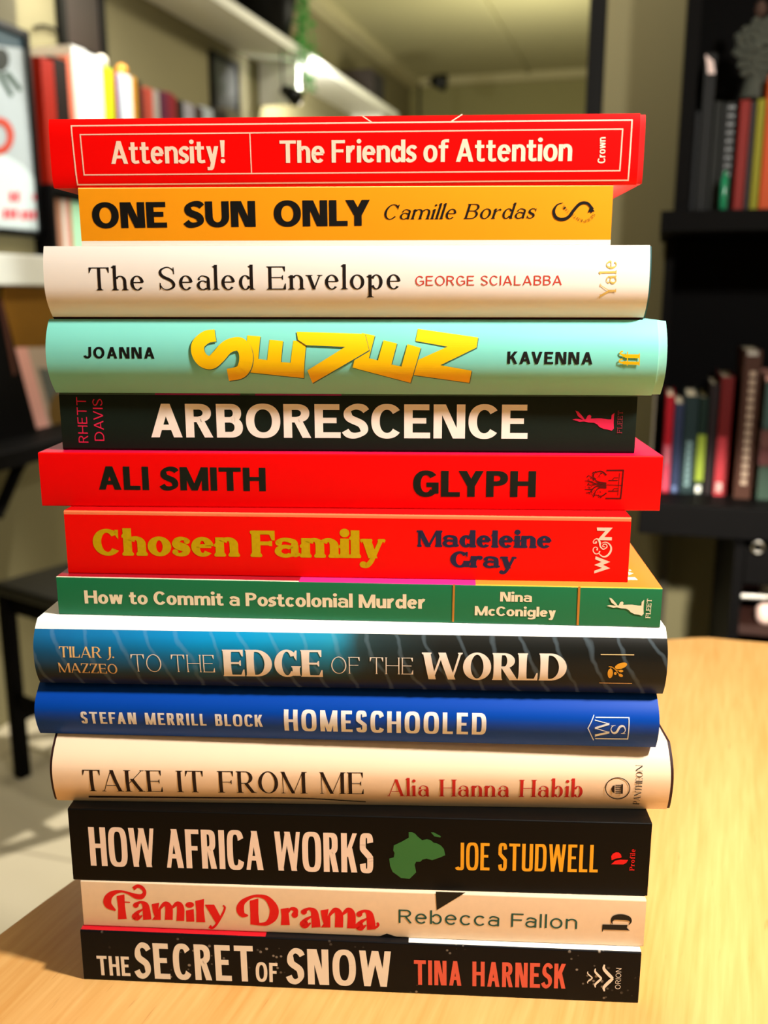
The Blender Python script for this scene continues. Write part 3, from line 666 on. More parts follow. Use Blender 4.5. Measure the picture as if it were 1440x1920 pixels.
bk.shape([B(ell(745, 888, 72, 32, -18)), B(ell(624, 972, 30, 54, 4)), B(ell(745, 946, 26, 14)), B(ell(681, 973, 15, 17)), B(ell(742, 995, 26, 17, 25))]+[B(q) for q in st_([(608, 898), (640, 900), (680, 930), (725, 985)], [8, 8, 8, 6])]+[B(q) for q in st_([(632, 905), (628, 925)], [8, 6], 1)]+[B(q) for q in st_([(680, 930), (720, 942)], [7, 6], 1)], fin('ink_gold', '#d99a2b', .35))
# 7 ----- green paperback
bk = Book((-.1409, .3957, .1632), -3.78, .2564, .0171, 'thin green paperback, cream title How to Commit a Postcolonial Murder', D=.165)
x1_, x2_, x3_ = bk.hit(560, 1092)[0], bk.hit(892, 1097)[0], bk.hit(1140, 1101)[0]
ms = [fin('green_card', '#107046', .45, .35), fin('pale_card', '#e5cdb4'), fin('pink_card', '#d0287c'), fin('yellow_card', '#e8a92e'), fin('orange_card', '#ee7f2e', .4), fin('deep_red_card', '#9c1020'), paper]
def mf(s, x, y, z):
    if s == 's': return 0 if z < bk.T-.00035 else (1 if x < x1_ else 2 if x < x2_ else 3)
    if s == 't': return 5 if x < x1_ else 2 if x < x2_ else 4
    return 0 if s == 'b' else 1
bk.wrap('cover', .0004, mf, ms, xcuts=(x1_, x2_)); bk.pages(paper)
c2 = fin('ink_bone', '#ecdcbc', .5, .2)
bk.text('How to Commit a Postcolonial Murder', 'murder', (159.3, 1131.4), (797.5, 1141.4), 24.5, c2)
bk.text('Nina', 'murder', (937.5, 1127.5), (997, 1128.8), 18, c2, 'author_lettering'); bk.text('McConigley', 'murder', (890, 1153.5), (1041.6, 1156.8), 17.5, c2, 'author_lettering')
for q_ in ([(849.3, 1095.5), (853.2, 1095.6), (851.3, 1165.6), (847.6, 1165.4)], [(1084, 1099.8), (1088.3, 1099.9), (1085.2, 1172), (1081, 1171.8)]): bk.shape([q_], fin('ink_ochre', '#b9772c', .4), 'spine_bar')
rab = [(232, 1618), (265, 1630), (310, 1680), (338, 1718), (350, 1715), (370, 1675), (395, 1665), (412, 1680), (405, 1708), (470, 1705), (520, 1705), (600, 1718), (635, 1718), (640, 1670), (672, 1645), (665, 1700), (662, 1760), (665, 1820), (640, 1845), (600, 1832), (550, 1825), (500, 1800), (480, 1775), (440, 1755), (380, 1752), (330, 1740), (280, 1745), (200, 1720), (240, 1710), (318, 1722), (260, 1680)]
bk.shape([zm([(585+(x-200)*420/470, 122+(y-1618)*203/227) for x, y in rab], 1040, 1100, 6)], c2)
bk.text('FLEET', 'slab', (1219, 1159), (1222, 1122.5), 9, c2, 'publisher_lettering')
# pale title letters on the orange front cover, seen from the side
def top_shape(bk, polys, m, name):
    V = []; F = []
    for P_ in polys:
        q = [bk.hit(x, y, top=True) for x, y in P_]; F.append(list(range(len(V), len(V)+len(q)))); V += [(x, y, bk.T+.00006) for x, y in q]
    return link(name, V, F, m, bk.root)
top_shape(bk, [[(1176.5, 1082.5), (1190, 1082.5), (1196, 1087.5), (1176.5, 1087.5)], [(1178, 1073), (1188, 1075), (1179, 1079)], [(1180, 1067), (1184, 1070), (1179, 1071.5)]], cream, 'front_cover_lettering')
# 8 ----- red paperback, Chosen Family
bk = Book((-.1371, .4004, .1803), -3.18, .2400, .0280, 'red paperback above the green one, olive gold title Chosen Family', D=.152)
zt = bk.T-.0016
ms = [fin('scarlet_card', '#f00400', .45, .18), fin('worn_highlight_edge', '#f07a4c', .5), paper, fin('crimson_card', '#c0060a')]  # orange edge: worn crease with its highlight painted into the colour
bk.zcuts = [zt]
bk.wrap('cover', .0005, lambda s, x, y, z: (1 if z > bk.T-.0012 else 0) if s == 's' else 3 if s == 't' else 0 if s == 'b' else 1, ms); bk.pages(paper)
bk.text('Chosen Family', 'cooper', (176, 1041), (723, 1047), 49, fin('ink_olive_gold', '#c0a000', .4, noise=.15, nscale=600))
nv = fin('ink_navy', '#1b2140', .45)
bk.text('Madeleine', 'cooper', (781, 1025.3), (1033.8, 1027.8), 31, nv, 'author_lettering'); bk.text('Gray', 'cooper', (844, 1063.4), (968, 1066), 30, nv, 'author_lettering')
B = lambda p: zm(p, 1090, 970, 9)
sh = [B([(262, 170), (530, 172), (385, 330), (515, 333), (513, 386), (268, 384), (405, 228), (266, 224)])]
sh += [B([(215, 945), (218, 900), (350, 850), (218, 802), (340, 750), (232, 705), (240, 655), (485, 750), (365, 800), (485, 857)])]
sh += [B(q) for q in st_([(235, 440), (255, 425), (250, 405), (215, 440), (200, 410), (230, 370), (275, 365), (310, 420), (320, 490), (370, 535), (430, 500), (420, 455), (375, 455), (360, 490), (395, 495)], [20, 14, 10, 12, 14, 14, 22, 34, 24, 18, 16, 14, 14, 14, 16], 5)]
sh += [B(q) for q in st_([(345, 435), (400, 418), (460, 440), (500, 500), (490, 580), (430, 650), (360, 660), (300, 610), (310, 570)], [10, 14, 20, 28, 32, 30, 22, 16, 24], 5)]
sh += [B(q) for q in st_([(262, 555), (270, 520), (240, 500), (205, 520), (200, 570), (240, 615), (300, 605)], [26, 16, 12, 14, 16, 16, 14], 5)]
bk.shape(sh, fin('ink_blush', '#f8c9b4', .5))
# 9 ----- red paperback, Glyph
bk = Book((-.1492, .4090, .2083), -2.01, .2671, .0237, 'broad red paperback sticking out both sides of the stack, ALI SMITH GLYPH', D=.168)
ms = [fin('red_gloss_card', '#e60002', .42, .18), fin('magenta_card', '#d00a3c', .4), fin('white_card', '#f1ece2')]
bk.wrap('cover', .0006, lambda s, x, y, z: 0 if s in 'sb' else 1 if s == 't' else 2, ms); bk.pages(paper)
dg = fin('ink_bottle_green', '#06140c', .5, .3)
bk.text('ALI SMITH', 'glyphcap', (186, 917.8), (498.8, 921), 43.5, dg, 'author_lettering'); bk.text('GLYPH', 'glyphcap', (774.8, 931), (1004, 932), 48.5, dg)
B = lambda p: zm(p, 1080, 870, 14.4)
dr = fin('ink_dark_maroon', '#4d0508', .4)
sh = sline(B([(840, 170), (1280, 165), (1245, 580), (1205, 930), (810, 925)]), 2.4)+sline(B([(840, 560), (1240, 580)]), 1.2)+sline(B([(1180, 240), (1150, 560)]), 1.)+sline(B([(1150, 590), (1130, 840)]), 1.)
for yy in (0, 290): sh += sline(B([(880, 440+yy), (1120, 440+yy)]), 1.5)+sline(B([(1000, 440+yy), (1000, 400+yy), (1030, 370+yy), (1130, 370+yy)]), 1.2)
rr = random.Random(3)
for a in ([(820, 300), (700, 200), (560, 210), (430, 260)], [(820, 520), (600, 480), (480, 400), (330, 300)], [(820, 560), (560, 540), (380, 470), (230, 450)], [(820, 600), (560, 600), (420, 680), (230, 680)], [(820, 640), (640, 640), (540, 720), (470, 900)], [(820, 780), (700, 860), (560, 850)], [(640, 500), (500, 560), (300, 560)], [(520, 420), (470, 330), (500, 250)], [(480, 640), (380, 760), (260, 780)]):
    sh += line(B(a), [3.2, 2.4, 1.8, 1.0][:len(a)] if len(a) == 4 else [2.6, 1.8, 1.0])
for _ in range(70):
    a = rr.uniform(90, 270); q = rr.uniform(.25, 1)**.5; x = 700+math.cos(math.radians(a))*490*q; y = 550+math.sin(math.radians(a))*380*q
    sh.append(B(ell(x, y, rr.uniform(10, 24), rr.uniform(8, 16), rr.uniform(0, 180), 8)))
bk.shape(sh, dr)
# 10 ----- dark green paperback
bk = Book((-.1406, .4159, .2320), -2.20, .2480, .0251, 'dark green paperback under the turquoise hardback, white title ARBORESCENCE', D=.150, r=.0012)
def xs_(*p): return [bk.hit(q, 736)[0] for q in p]
c_ = xs_(290, 450, 478, 640, 790)
ms = [fin('forest_card', '#0c1a14', .5, .22, noise=.15, nscale=500), fin('pink_card', '#d0287c'), fin('white_card', '#f1ece2'), fin('pale_grey_edge', '#5c6a62')]  # paler grey along the top edge between the pink parts
def mf(s, x, y, z):
    if s == 't' or (s == 's' and z > bk.T-.0007): return 1 if c_[0] < x < c_[1] or c_[2] < x < c_[3] else 3 if s == 's' else 0
    return 0 if s in 'sb' else 2
bk.wrap('cover', .0004, mf, ms, xcuts=c_); bk.pages(paper)
rs = fin('ink_rose', '#d81e4c', .5)
bk.text('RHETT', 'gill', (166, 830), (161, 745), 18, rs, 'author_lettering'); bk.text('DAVIS', 'gill', (196, 826.5), (191.5, 748), 18, rs, 'author_lettering')
bk.text('ARBORESCENCE', 'grotcap', (284, 819.8), (988.8, 822.6), 62.8, fin('ink_ivory', '#f6ece2', .5, .2))
bk.shape([zm(rab, 1040, 500, 6)], rs); bk.text('FLEET', 'slab', (1166, 812.5), (1168, 770), 9.5, fin('ink_dull_red', '#7c2030', .5), 'publisher_lettering')
# 11 ----- turquoise hardback
bk = Book((-.1421, .4155, .2571), -2.60, .2583, .0312, 'turquoise jacketed hardback, jumbled yellow cut-out title SEVEN', D=.160, bt=.0065, bb=.0080, p=2.2)
ms = [fin('turquoise_jacket', '#79cdc0', .4, .4), fin('jacket_inside', '#dcefe8')]
bk.wrap('dust_jacket', .00035, lambda s, x, y, z: 0 if s in 'stb' else 1, ms, x0=.0005, x1=bk.W-.0036)
bk.wrap('case_boards', .0022, lambda s, x, y, z: 0, [fin('turquoise_cloth', '#86cbbd', .5)], x0=.001, inset=.00045); bk.pages(paper, thick=.0026, ends=.004)
bk.text('JOANNA', 'kav', (157, 671.8), (290, 672.6), 21.5, ink_k, 'author_lettering'); bk.text('KAVENNA', 'kav', (951, 682), (1110.7, 683.3), 23, ink_k, 'author_lettering')
K = 1440/280.
yl = [fin('yellow_paper', '#f0c000', .45, .3)]
A = lambda p: zm(p, 350, 600, K)
C = lambda p: zm(p, 630, 600, K)
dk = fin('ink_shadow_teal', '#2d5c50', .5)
seq = [[A(q) for q in st_([(280, 148), (190, 165), (115, 235), (115, 320), (165, 390), (240, 408), (310, 350), (380, 270), (450, 235), (520, 235), (570, 310), (570, 420), (520, 500), (400, 528)], [118, 124, 126, 128, 130, 130, 132, 132, 130, 132, 132, 132, 126, 118])],
       [A([(585, 148), (712, 158), (692, 375), (778, 385), (800, 190), (930, 202), (910, 405), (1003, 412), (1030, 198), (1155, 205), (1130, 560), (560, 500), (580, 330)])],
       [A([(1062, 112), (1720, 138-5), (1760, 290), (1215, 608), (1165, 485), (1530, 258), (1155, 242), (1075, 190)])],
       [C([(250, 125), (375, 150), (318, 368), (405, 388), (460, 195), (588, 225), (535, 428), (632, 448), (690, 232), (818, 268), (718, 605), (160, 458)])],
       [C([(790, 85), (1370, 168), (1355, 265), (1005, 435), (1308, 488), (1285, 605), (745, 530), (790, 385), (1075, 256), (768, 202)])]]
order = (4, 2, 3, 1, 0)
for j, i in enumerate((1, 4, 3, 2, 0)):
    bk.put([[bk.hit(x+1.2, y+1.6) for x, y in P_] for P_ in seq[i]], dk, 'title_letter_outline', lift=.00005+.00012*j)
    bk.put([[bk.hit(x, y) for x, y in P_] for P_ in seq[i]], yl[0], 'title_letter', lift=.0001+.00012*j)
B = lambda p: zm(p, 1040, 500, 6)
bk.shape([B([(760, 985), (955, 985), (955, 1030), (800, 1025), (760, 1010)]), B([(765, 1062), (945, 1068), (948, 1105), (765, 1098)]), B([(812, 955), (824, 955), (820, 1112), (808, 1112)]), B([(946, 975), (958, 975), (952, 1112), (940, 1112)])]+line(B([(790, 1000), (745, 985), (735, 965), (765, 950)]), [5, 3.5, 2.5, 3.5])+line(B([(790, 1080), (735, 1075), (728, 1050), (760, 1040)]), [5, 3.5, 2.5, 3.5]), fin('ink_yellow', '#d9a800', .4), 'publisher_mark')
# 12 ----- white hardback
bk = Book((-.1403, .4150, .2883), -2.60, .2480, .0295, 'white jacketed hardback, thin black serif title The Sealed Envelope', D=.158, bt=.0026, bb=.0078, p=2.3)
ms = [fin('white_jacket', '#e9e0d8', .4, .4, noise=.02), fin('jacket_inside', '#dcefe8'), fin('maroon_hinge', '#3a0a0a', .5)]
bk.wrap('dust_jacket', .00035, lambda s, x, y, z: (0 if z > .0013 else 2) if s == 's' else 0 if s in 'tb' else 1, ms, x0=.0004, x1=bk.W-.0007)
bk.wrap('case_boards', .0022, lambda s, x, y, z: 0, [fin('petrol_cloth', '#1c4a4c', .5)], x0=.0008, inset=.00045); bk.pages(paper, thick=.0026, ends=.004)
bk.text('The Sealed Envelope', 'garamond', (169, 544.5), (751, 541.8), 43, fin('ink_brown_black', '#120808', .5))
bk.text('GEORGE SCIALABBA', 'gill', (779, 535.5), (1053.4, 534.5), 18, fin('ink_brick', '#c8352c', .5), 'author_lettering')
bk.text('Yale', 'garamond', (1154, 559), (1156, 488), 30, fin('foil_gold', '#d8b35a', .3, .6), 'publisher_mark')
# 13 ----- orange paperback
bk = Book((-.1246, .4104, .3178), -2.80, .2158, .0230, 'short amber orange paperback second from the top, black title ONE SUN ONLY', D=.138, r=.0005)
zb_ = .0021; bk.zcuts = [zb_]
ms = [fin('amber_card', '#e8930a', .42, .35, noise=.05), fin('white_card', '#f1ece2'), fin('amber_highlight_edge', '#f6c56c')]  # pale top edge of the spine is a highlight painted into the card
bk.wrap('cover', .0004, lambda s, x, y, z: (1 if z < zb_ else 2 if z > bk.T-.0004 else 0) if s == 's' else 0 if s == 't' else 1, ms); bk.pages(paper)
bk.text('ONE SUN ONLY', 'sun', (174.6, 428), (694, 423.3), 48, ink_k); bk.text('Camille Bordas', 'italic', (721, 411.5), (1006, 409.5), 28, ink_k, 'author_lettering')
sh = line([(1055.6, 380.3), (1045, 384), (1038.4, 395.3), (1042, 407), (1053.4, 411.5), (1066, 407), (1075, 395.3), (1085, 384), (1093, 380.3), (1102, 381.5), (1108, 388), (1110, 393)], [.8, 2.6, 5, 6, 6, 6, 5.6, 5.8, 5.6, 5.2, 5, 8])
sh += [[(1106, 390), (1102, 399), (1106.5, 397), (1109, 400), (1110.5, 395)], [(1110, 390), (1115, 396.5), (1111, 397), (1109, 393)]]
def arc_chars(txt, pts, cap, st='gill'):
    out = []; Q = _cr(pts, 12); L = [0]
    for a, b_ in zip(Q[:-1], Q[1:]): L.append(L[-1]+math.dist(a, b_))
    for i, ch in enumerate(txt):
        def at(t):
            t = max(0, min(L[-1]-1e-6, t))
            j = max(q for q in range(len(L)) if L[q] <= t); j = min(j, len(Q)-2); f_ = (t-L[j])/(L[j+1]-L[j]); return (Q[j][0]+(Q[j+1][0]-Q[j][0])*f_, Q[j][1]+(Q[j+1][1]-Q[j][1])*f_)
        s0 = L[-1]*i/len(txt); out += small_text(ch, st, at(s0), at(s0+L[-1]/len(txt)*.8), cap)
    return out
sh += arc_chars('SERPENTS', [(1112, 400), (1106, 408), (1097, 412), (1088, 410), (1080, 405), (1073, 398)], 5.2)+arc_chars('TAIL', [(1068, 396), (1062, 390), (1056, 383)], 5)
bk.shape(sh, ink_k)
# 14 ----- red hardback on top
bk = Book((-.1350, .4125, .3408), -3.20, .2374, .0265, 'bright red jacketed hardback on top of the stack, title Attensity!', D=.158, bt=.0012, bb=.0012, p=5)
ms = [fin('signal_red_jacket', '#ee0000', .38, .2), fin('orange_red_fold', '#f2321c', .35), fin('jacket_inside', '#e86a5a')]
bk.wrap('dust_jacket', .00035, lambda s, x, y, z: 0 if s == 's' else 1 if s in 'tb' else 2, ms, x1=bk.W-.0022)
bk.wrap('case_boards', .0022, lambda s, x, y, z: 0, [fin('red_cloth', '#d11414', .45)], x0=.0008, inset=.00045); bk.pages(paper, thick=.0026, ends=.004)
ln = fin('ink_salmon_white', '#f6c3ae', .5); tw = fin('ink_pinkish_white', '#f4d5c0', .5)
bk.shape(sline([(134, 236), (1185, 225), (1177.5, 338), (146, 346.5), (134, 236)], 2.6)+sline([(150.5, 252.5), (1167.5, 242), (1162, 320), (158, 328), (150.5, 252.5)], 2.4)+sline([(468.5, 250), (471.8, 325)], 2)+sline([(679, 217), (698, 230)], 2.2)+sline([(866, 215), (845, 228.5)], 2.2), ln, 'spine_rules')
bk.text('Attensity!', 'grot', (209, 307.3), (422.5, 305.8), 42.5, tw); bk.text('The Friends of Attention', 'grot', (525, 305.6), (1072, 302), 42, tw, 'author_lettering')
bk.text('Crown', 'grot', (1134.5, 306), (1135.5, 257), 14, tw, 'publisher_lettering')
# ------------------------------------------------------------- table
def wood(name, c1, c2, rot, rough=.32):
    m = bpy.data.materials.new(name); m.use_nodes = True; nt = m.node_tree; b = nt.nodes['Principled BSDF']; b.inputs['Roughness'].default_value = rough
    tc = nt.nodes.new('ShaderNodeTexCoord'); mp = nt.nodes.new('ShaderNodeMapping'); mp.inputs['Rotation'].default_value = (0, 0, rot); nt.links.new(tc.outputs['Object'], mp.inputs[0])
    def nz(sx, sy, sc, det):
        m2 = nt.nodes.new('ShaderNodeMapping'); m2.inputs['Scale'].default_value = (sx, sy, 1); nt.links.new(mp.outputs[0], m2.inputs[0])
        n = nt.nodes.new('ShaderNodeTexNoise'); n.inputs['Scale'].default_value = sc; n.inputs['Detail'].default_value = det; nt.links.new(m2.outputs[0], n.inputs['Vector']); return n
    a = nz(40, 2.2, 9, 4); d = nz(5, .4, 4, 3); e = nz(14, 1, 34, 2)
    r = nt.nodes.new('ShaderNodeValToRGB'); r.color_ramp.elements[0].position = .3; r.color_ramp.elements[1].position = .72; r.color_ramp.elements[0].color = lin(c1); r.color_ramp.elements[1].color = lin(c2)
    mx = nt.nodes.new('ShaderNodeMath'); mx.operation = 'MULTIPLY_ADD'; mx.inputs[1].default_value = .45; nt.links.new(a.outputs['Fac'], mx.inputs[0])
    m3 = nt.nodes.new('ShaderNodeMath'); m3.operation = 'MULTIPLY'; m3.inputs[1].default_value = .55; nt.links.new(d.outputs['Fac'], m3.inputs[0]); nt.links.new(m3.outputs[0], mx.inputs[2])
    nt.links.new(mx.outputs[0], r.inputs[0])
    fl = nt.nodes.new('ShaderNodeMapRange'); fl.inputs['From Min'].default_value = .70; fl.inputs['From Max'].default_value = .78; fl.inputs['To Max'].default_value = .35; nt.links.new(e.outputs['Fac'], fl.inputs['Value'])
    x = nt.nodes.new('ShaderNodeMix'); x.data_type = 'RGBA'; x.inputs['B'].default_value = lin('#94602c'); nt.links.new(r.outputs[0], x.inputs['A']); nt.links.new(fl.outputs[0], x.inputs['Factor'])
    nt.links.new(x.outputs['Result'], b.inputs['Base Color'])
    bp = nt.nodes.new('ShaderNodeBump'); bp.inputs['Strength'].default_value = .12; bp.inputs['Distance'].default_value = .0005; nt.links.new(a.outputs['Fac'], bp.inputs['Height']); nt.links.new(bp.outputs[0], b.inputs['Normal'])
    return m
birch = wood('birch_table_top', '#ce9048', '#e9b874', math.radians(20))
tbl = empty('wooden_table', (.30, .25, -.75), 0, 'pale birch table with rounded edge that carries the stack of books', 'table')
ctl = [(-.30, .16), (-.235, .30), (-.1845, .404), (-.1625, .448), (-.09, .585), (.06, .735), (.255, .803), (.334, .795), (.56, .74), (.80, .60), (.96, .38), (1.0, .1), (.93, -.22), (.70, -.46), (.35, -.54), (0, -.5), (-.25, -.34), (-.345, -.08)]
n = len(ctl); out = []
for i in range(n):
    P_ = [ctl[(i+j-1) % n] for j in range(4)]
    for q in range(6):
        t = q/6; out.append(tuple(.5*(2*b+(c-a)*t+(2*a-5*b+4*c-d)*t*t+(3*b-a-3*c+d)*t**3) for a, b, c, d in zip(*P_)))
V = []; F = []; n = len(out); cx, cy = .30, .25
for dz, k in ((0, .996), (-.0015, 1), (-.0255, 1), (-.027, .996)):
    V += [((x-cx)*k, (y-cy)*k, .75+dz) for x, y in out]
F = [list(range(n))]+[(a*n+i, (a+1)*n+i, (a+1)*n+(i+1) % n, a*n+(i+1) % n) for a in range(3) for i in range(n)]+[list(range(3*n, 4*n))[::-1]]
top = link('table_top', V, F, birch, tbl)
for x, y in ((.42, .28), (-.30, .12), (.42, -.42), (-.26, -.42)):
    b = MB(); b.tube([(x, y, .723), (x*1.1, y*1.1, 0)], [.026, .016], 16); b.obj('leg', birch, tbl, True)
# ------------------------------------------------------------- shell
olive = mat('olive_wall_paint', '#7b7454', .75, .3, noise=.05, nscale=3, bump=.05, bscale=120)
ceilm = mat('cream_ceiling_paint', '#a5a07a', .8, .2, noise=.04, nscale=2)
def rbox(name, r0, r1, f0, f1, z0, z1, m, parent=None, bev=0, kind=None):
    c = Vector(((r0+r1)/2, (f0+f1)/2, min(z0, z1))); b = MB()
    b.box(r0-c.x, r1-c.x, f0-c.y, f1-c.y, z0-c.z, z1-c.z, bev); o = b.obj(name, m, parent)
    if parent is None: o.location = RM @ c; o.rotation_euler = (0, 0, RA)
    else: o.location = c-parent['_c'] if '_c' in parent else c
    if kind: o['kind'] = kind
    return o
def rthing(name, r, f, z, label, cat, group=None):
    o = empty(name, RM @ Vector((r, f, z)), RA, label, cat, group); return o
def part(th, name, org, r0, r1, f0, f1, z0, z1, m, bev=0):
    b = MB(); b.box(r0-org[0], r1-org[0], f0-org[1], f1-org[1], z0-org[2], z1-org[2], bev); return b.obj(name, m, th)
tile = bpy.data.materials.new('pale_floor_tiles'); tile.use_nodes = True; nt = tile.node_tree; b = nt.nodes['Principled BSDF']; b.inputs['Roughness'].default_value = .45
tc = nt.nodes.new('ShaderNodeTexCoord'); br = nt.nodes.new('ShaderNodeTexBrick'); br.offset = 0; br.inputs['Scale'].default_value = 1; br.inputs['Brick Width'].default_value = .6; br.inputs['Row Height'].default_value = .6
br.inputs['Mortar Size'].default_value = .004; br.inputs['Color1'].default_value = lin('#cfc4aa'); br.inputs['Color2'].default_value = lin('#c8bda2'); br.inputs['Mortar'].default_value = lin('#a89c84')
nt.links.new(tc.outputs['Object'], br.inputs['Vector']); nt.links.new(br.outputs['Color'], b.inputs['Base Color'])
rbox('floor', -1.8, 1.4, -1.6, 6.8, -.80, -.75, tile, kind='structure')
rbox('ceiling', -1.8, 1.4, -1.6, 6.8, 1.65, 1.70, ceilm, kind='structure')
rbox('wall_left', -1.78, -1.676, 2.14, 6.7, -.75, 1.65, olive, kind='structure')
rbox('wall_left_near', -1.78, -1.50, -1.5, 2.14, -.75, 1.65, olive, kind='structure')
rbox('wall_far', -1.676, 1.3, 6.6, 6.7, -.75, 1.65, mat('far_wall_paint', '#8f8a5e', .8, .2), kind='structure')
rbox('wall_right', 1.2, 1.3, -1.5, 6.6, -.75, 1.65, olive, kind='structure')
rbox('wall_behind', -1.5, 1.2, -1.6, -1.5, -.75, 1.65, olive, kind='structure')
rbox('wall_partition', -.125, 1.2, 1.95, 2.05, -.75, 1.65, olive, kind='structure')
white = mat('white_paint', '#e6e6dc', .5, .4); blk = mat('black_wood', '#060505', .65, .06, noise=.2, nscale=30); blks = mat('black_satin', '#040404', .4, .2)
rbox('trim_1', -1.676, -1.60, 2.5, 6.6, 1.60, 1.65, mat('cornice_paint', '#b5ad86', .7, .2), kind='structure')
rbox('trim_2', -1.60, 1.2, 6.54, 6.6, 1.60, 1.65, MATS['cornice_paint'], kind='structure')
rbox('trim_3', -.90, -.88, 2.2, 6.54, 1.635, 1.65, ceilm, kind='structure')
rbox('door_1', -.157, -.127, 1.95, 2.02, -.75, .905, blks, kind='structure')
# ------------------------------------------------------------- framed print on the near left wall
x0, f0, z0 = -1.50, 1.60, .44
pic = rthing('framed_print', -1.49, 1.85, .42, 'black framed blue and white print with red lettering on the left wall', 'picture')
O = (-1.49, 1.85, .42)
fa_, fb_ = 1.45, survey(66, 250, R=-1.48)[1]; za_, zb2 = survey(78, 446, R=-1.48)[2], survey(52, 60, R=-1.48)[2]
b = MB(); w = .014
for (a, c, d, e) in ((fa_, fb_, za_, za_+w), (fa_, fb_, zb2-w, zb2), (fa_, fa_+w, za_, zb2), (fb_-w, fb_, za_, zb2)): b.box(-1.499-O[0], -1.475-O[0], a-O[1], c-O[1], d-O[2], e-O[2])
b.obj('frame', blks, pic)
part(pic, 'print_sheet', O, -1.498, -1.484, fa_+w, fb_-w, za_+w, zb2-w, mat('print_paper', '#b4c0c4', .5, .3, noise=.2, nscale=6))
def onpic(name, pts, hexc, dz=.0):
    V = []
    for x, y in pts:
        r, f, z = survey(x, y, R=-1.483+dz); V.append((-1.4835+dz-O[0], f-O[1], z-O[2]))
    return link(name, V, [list(range(len(V)))], mat('print_'+hexc.strip('#'), hexc, .5, .3), pic)
onpic('print_sky', [(-60, 30), (50, 62), (53, 92), (-60, 78)], '#31505c')
onpic('print_snow', [(-60, 250), (0, 285), (40, 308), (66, 335), (73, 430), (-60, 425)], '#d8e8ea')
onpic('print_figure', ell(2, 112, 16, 22), '#1d241c', .0004)
onpic('print_strap', [(5, 135), (18, 135), (42, 168), (36, 172)], '#2c4a3a', .0006)
onpic('print_strap', [(-8, 135), (3, 137), (26, 178), (20, 182)], '#2c4a3a', .0006)
V = []
for k_ in range(2):
    pts = ell(-4, 255, 30-12*k_, 34-12*k_, 0, 24)
onr = [(a, b_) for a, b_ in zip(ell(-4, 255, 31, 36, 0, 24), ell(-4, 255, 18, 22, 0, 24))]
V = []; F = []
for a, b_ in onr:
    for x, y in (a, b_):
        r, f, z = survey(x, y, R=-1.482); V.append((-1.4825-O[0], f-O[1], z-O[2]))
F = [(2*i, 2*((i+1) % 24), 2*((i+1) % 24)+1, 2*i+1) for i in range(24)]
link('print_ring', V, F, mat('print_red', '#c8402a', .5), pic)
for (xa, xb_, ya, yb_) in ((18, 40, 360, 378), (62, 68, 364, 376), (6, 36, 392, 410), (40, 70, 395, 412)):
    nn = max(1, int((xb_-xa)/8))
    for q in range(nn):
        xx = xa+(xb_-xa)*q/nn; onpic('print_letter', [(xx, ya), (xx+(xb_-xa)/nn*.72, ya), (xx+(xb_-xa)/nn*.72, yb_), (xx, yb_)], '#e0384a', .0008)
# ------------------------------------------------------------- left shelves
shw = rthing('wall_shelf', -1.4, 2.4, .311, 'long thick white shelf board along the left wall', 'shelf')
O = (-1.4, 2.4, .311)
part(shw, 'shelf_board', O, -1.498, -1.30, .9, 2.138, .311, .374, white, .003)
part(shw, 'shelf_board', O, -1.674, -1.30, 2.142, 3.6, .311, .374, white, .003)
bc = rthing('bookcase', -1.56, 2.6, .374, 'dark open bookcase on the white shelf at upper left', 'bookcase')
O = (-1.56, 2.6, .374)
part(bc, 'shelf_board', O, -1.674, -1.45, 2.15, 4.4, .535, .555, blk)
part(bc, 'side_panel', O, -1.674, -1.45, 2.15, 2.162, .374, .535, blk)
part(bc, 'side_panel', O, -1.674, -1.45, 3.55, 3.57, .374, .535, blk)
part(bc, 'side_panel', O, -1.674, -1.45, 4.38, 4.40, .555, .62, blk)
pg = mat('dim_pages', '#cfc4ac', .9, .1)
def shelf_book(f0, f1, ztop, z0, hexc, label, group, rf=-1.47, depth=.15, name='shelved_book', axis='f', lab2=None):
    """upright book; axis f: spine faces +R and stands along F; axis r: spine faces the camera and stands along R"""
    if axis == 'f': c = ((rf-depth/2), (f0+f1)/2, z0)
    else: c = ((f0+f1)/2, rf+depth/2, z0)
    th = rthing(name, *c, label, 'book', group); m = mat('cover_'+hexc.strip('#'), hexc, .5, .15); t = f1-f0; h = ztop-z0; g_ = .0004
    b = MB(); r_ = min(.003, t*.2)
    if axis == 'f':
        b.box(-depth/2, depth/2-.002, -t/2+g_, -t/2+.0022, 0, h); b.box(-depth/2, depth/2-.002, t/2-.0022, t/2-g_, 0, h); b.box(depth/2-.003, depth/2, -t/2+g_, t/2-g_, 0, h, .0012)
        b.obj('cover', m, th); b = MB(); b.box(-depth/2+.003, depth/2-.004, -t/2+.0026, t/2-.0026, .002, h-.003); b.obj('page_block', pg, th)
    else:
        b.box(-t/2+g_, -t/2+.0022, -depth/2+.002, depth/2, 0, h); b.box(t/2-.0022, t/2-g_, -depth/2+.002, depth/2, 0, h); b.box(-t/2+g_, t/2-g_, -depth/2, -depth/2+.003, 0, h, .0012)
        b.obj('cover', m, th); b = MB(); b.box(-t/2+.0026, t/2-.0026, -depth/2+.004, depth/2-.003, .002, h-.003); b.obj('page_block', pg, th)
    th['_t'] = t; th['_h'] = h; th['_d'] = depth
    return th
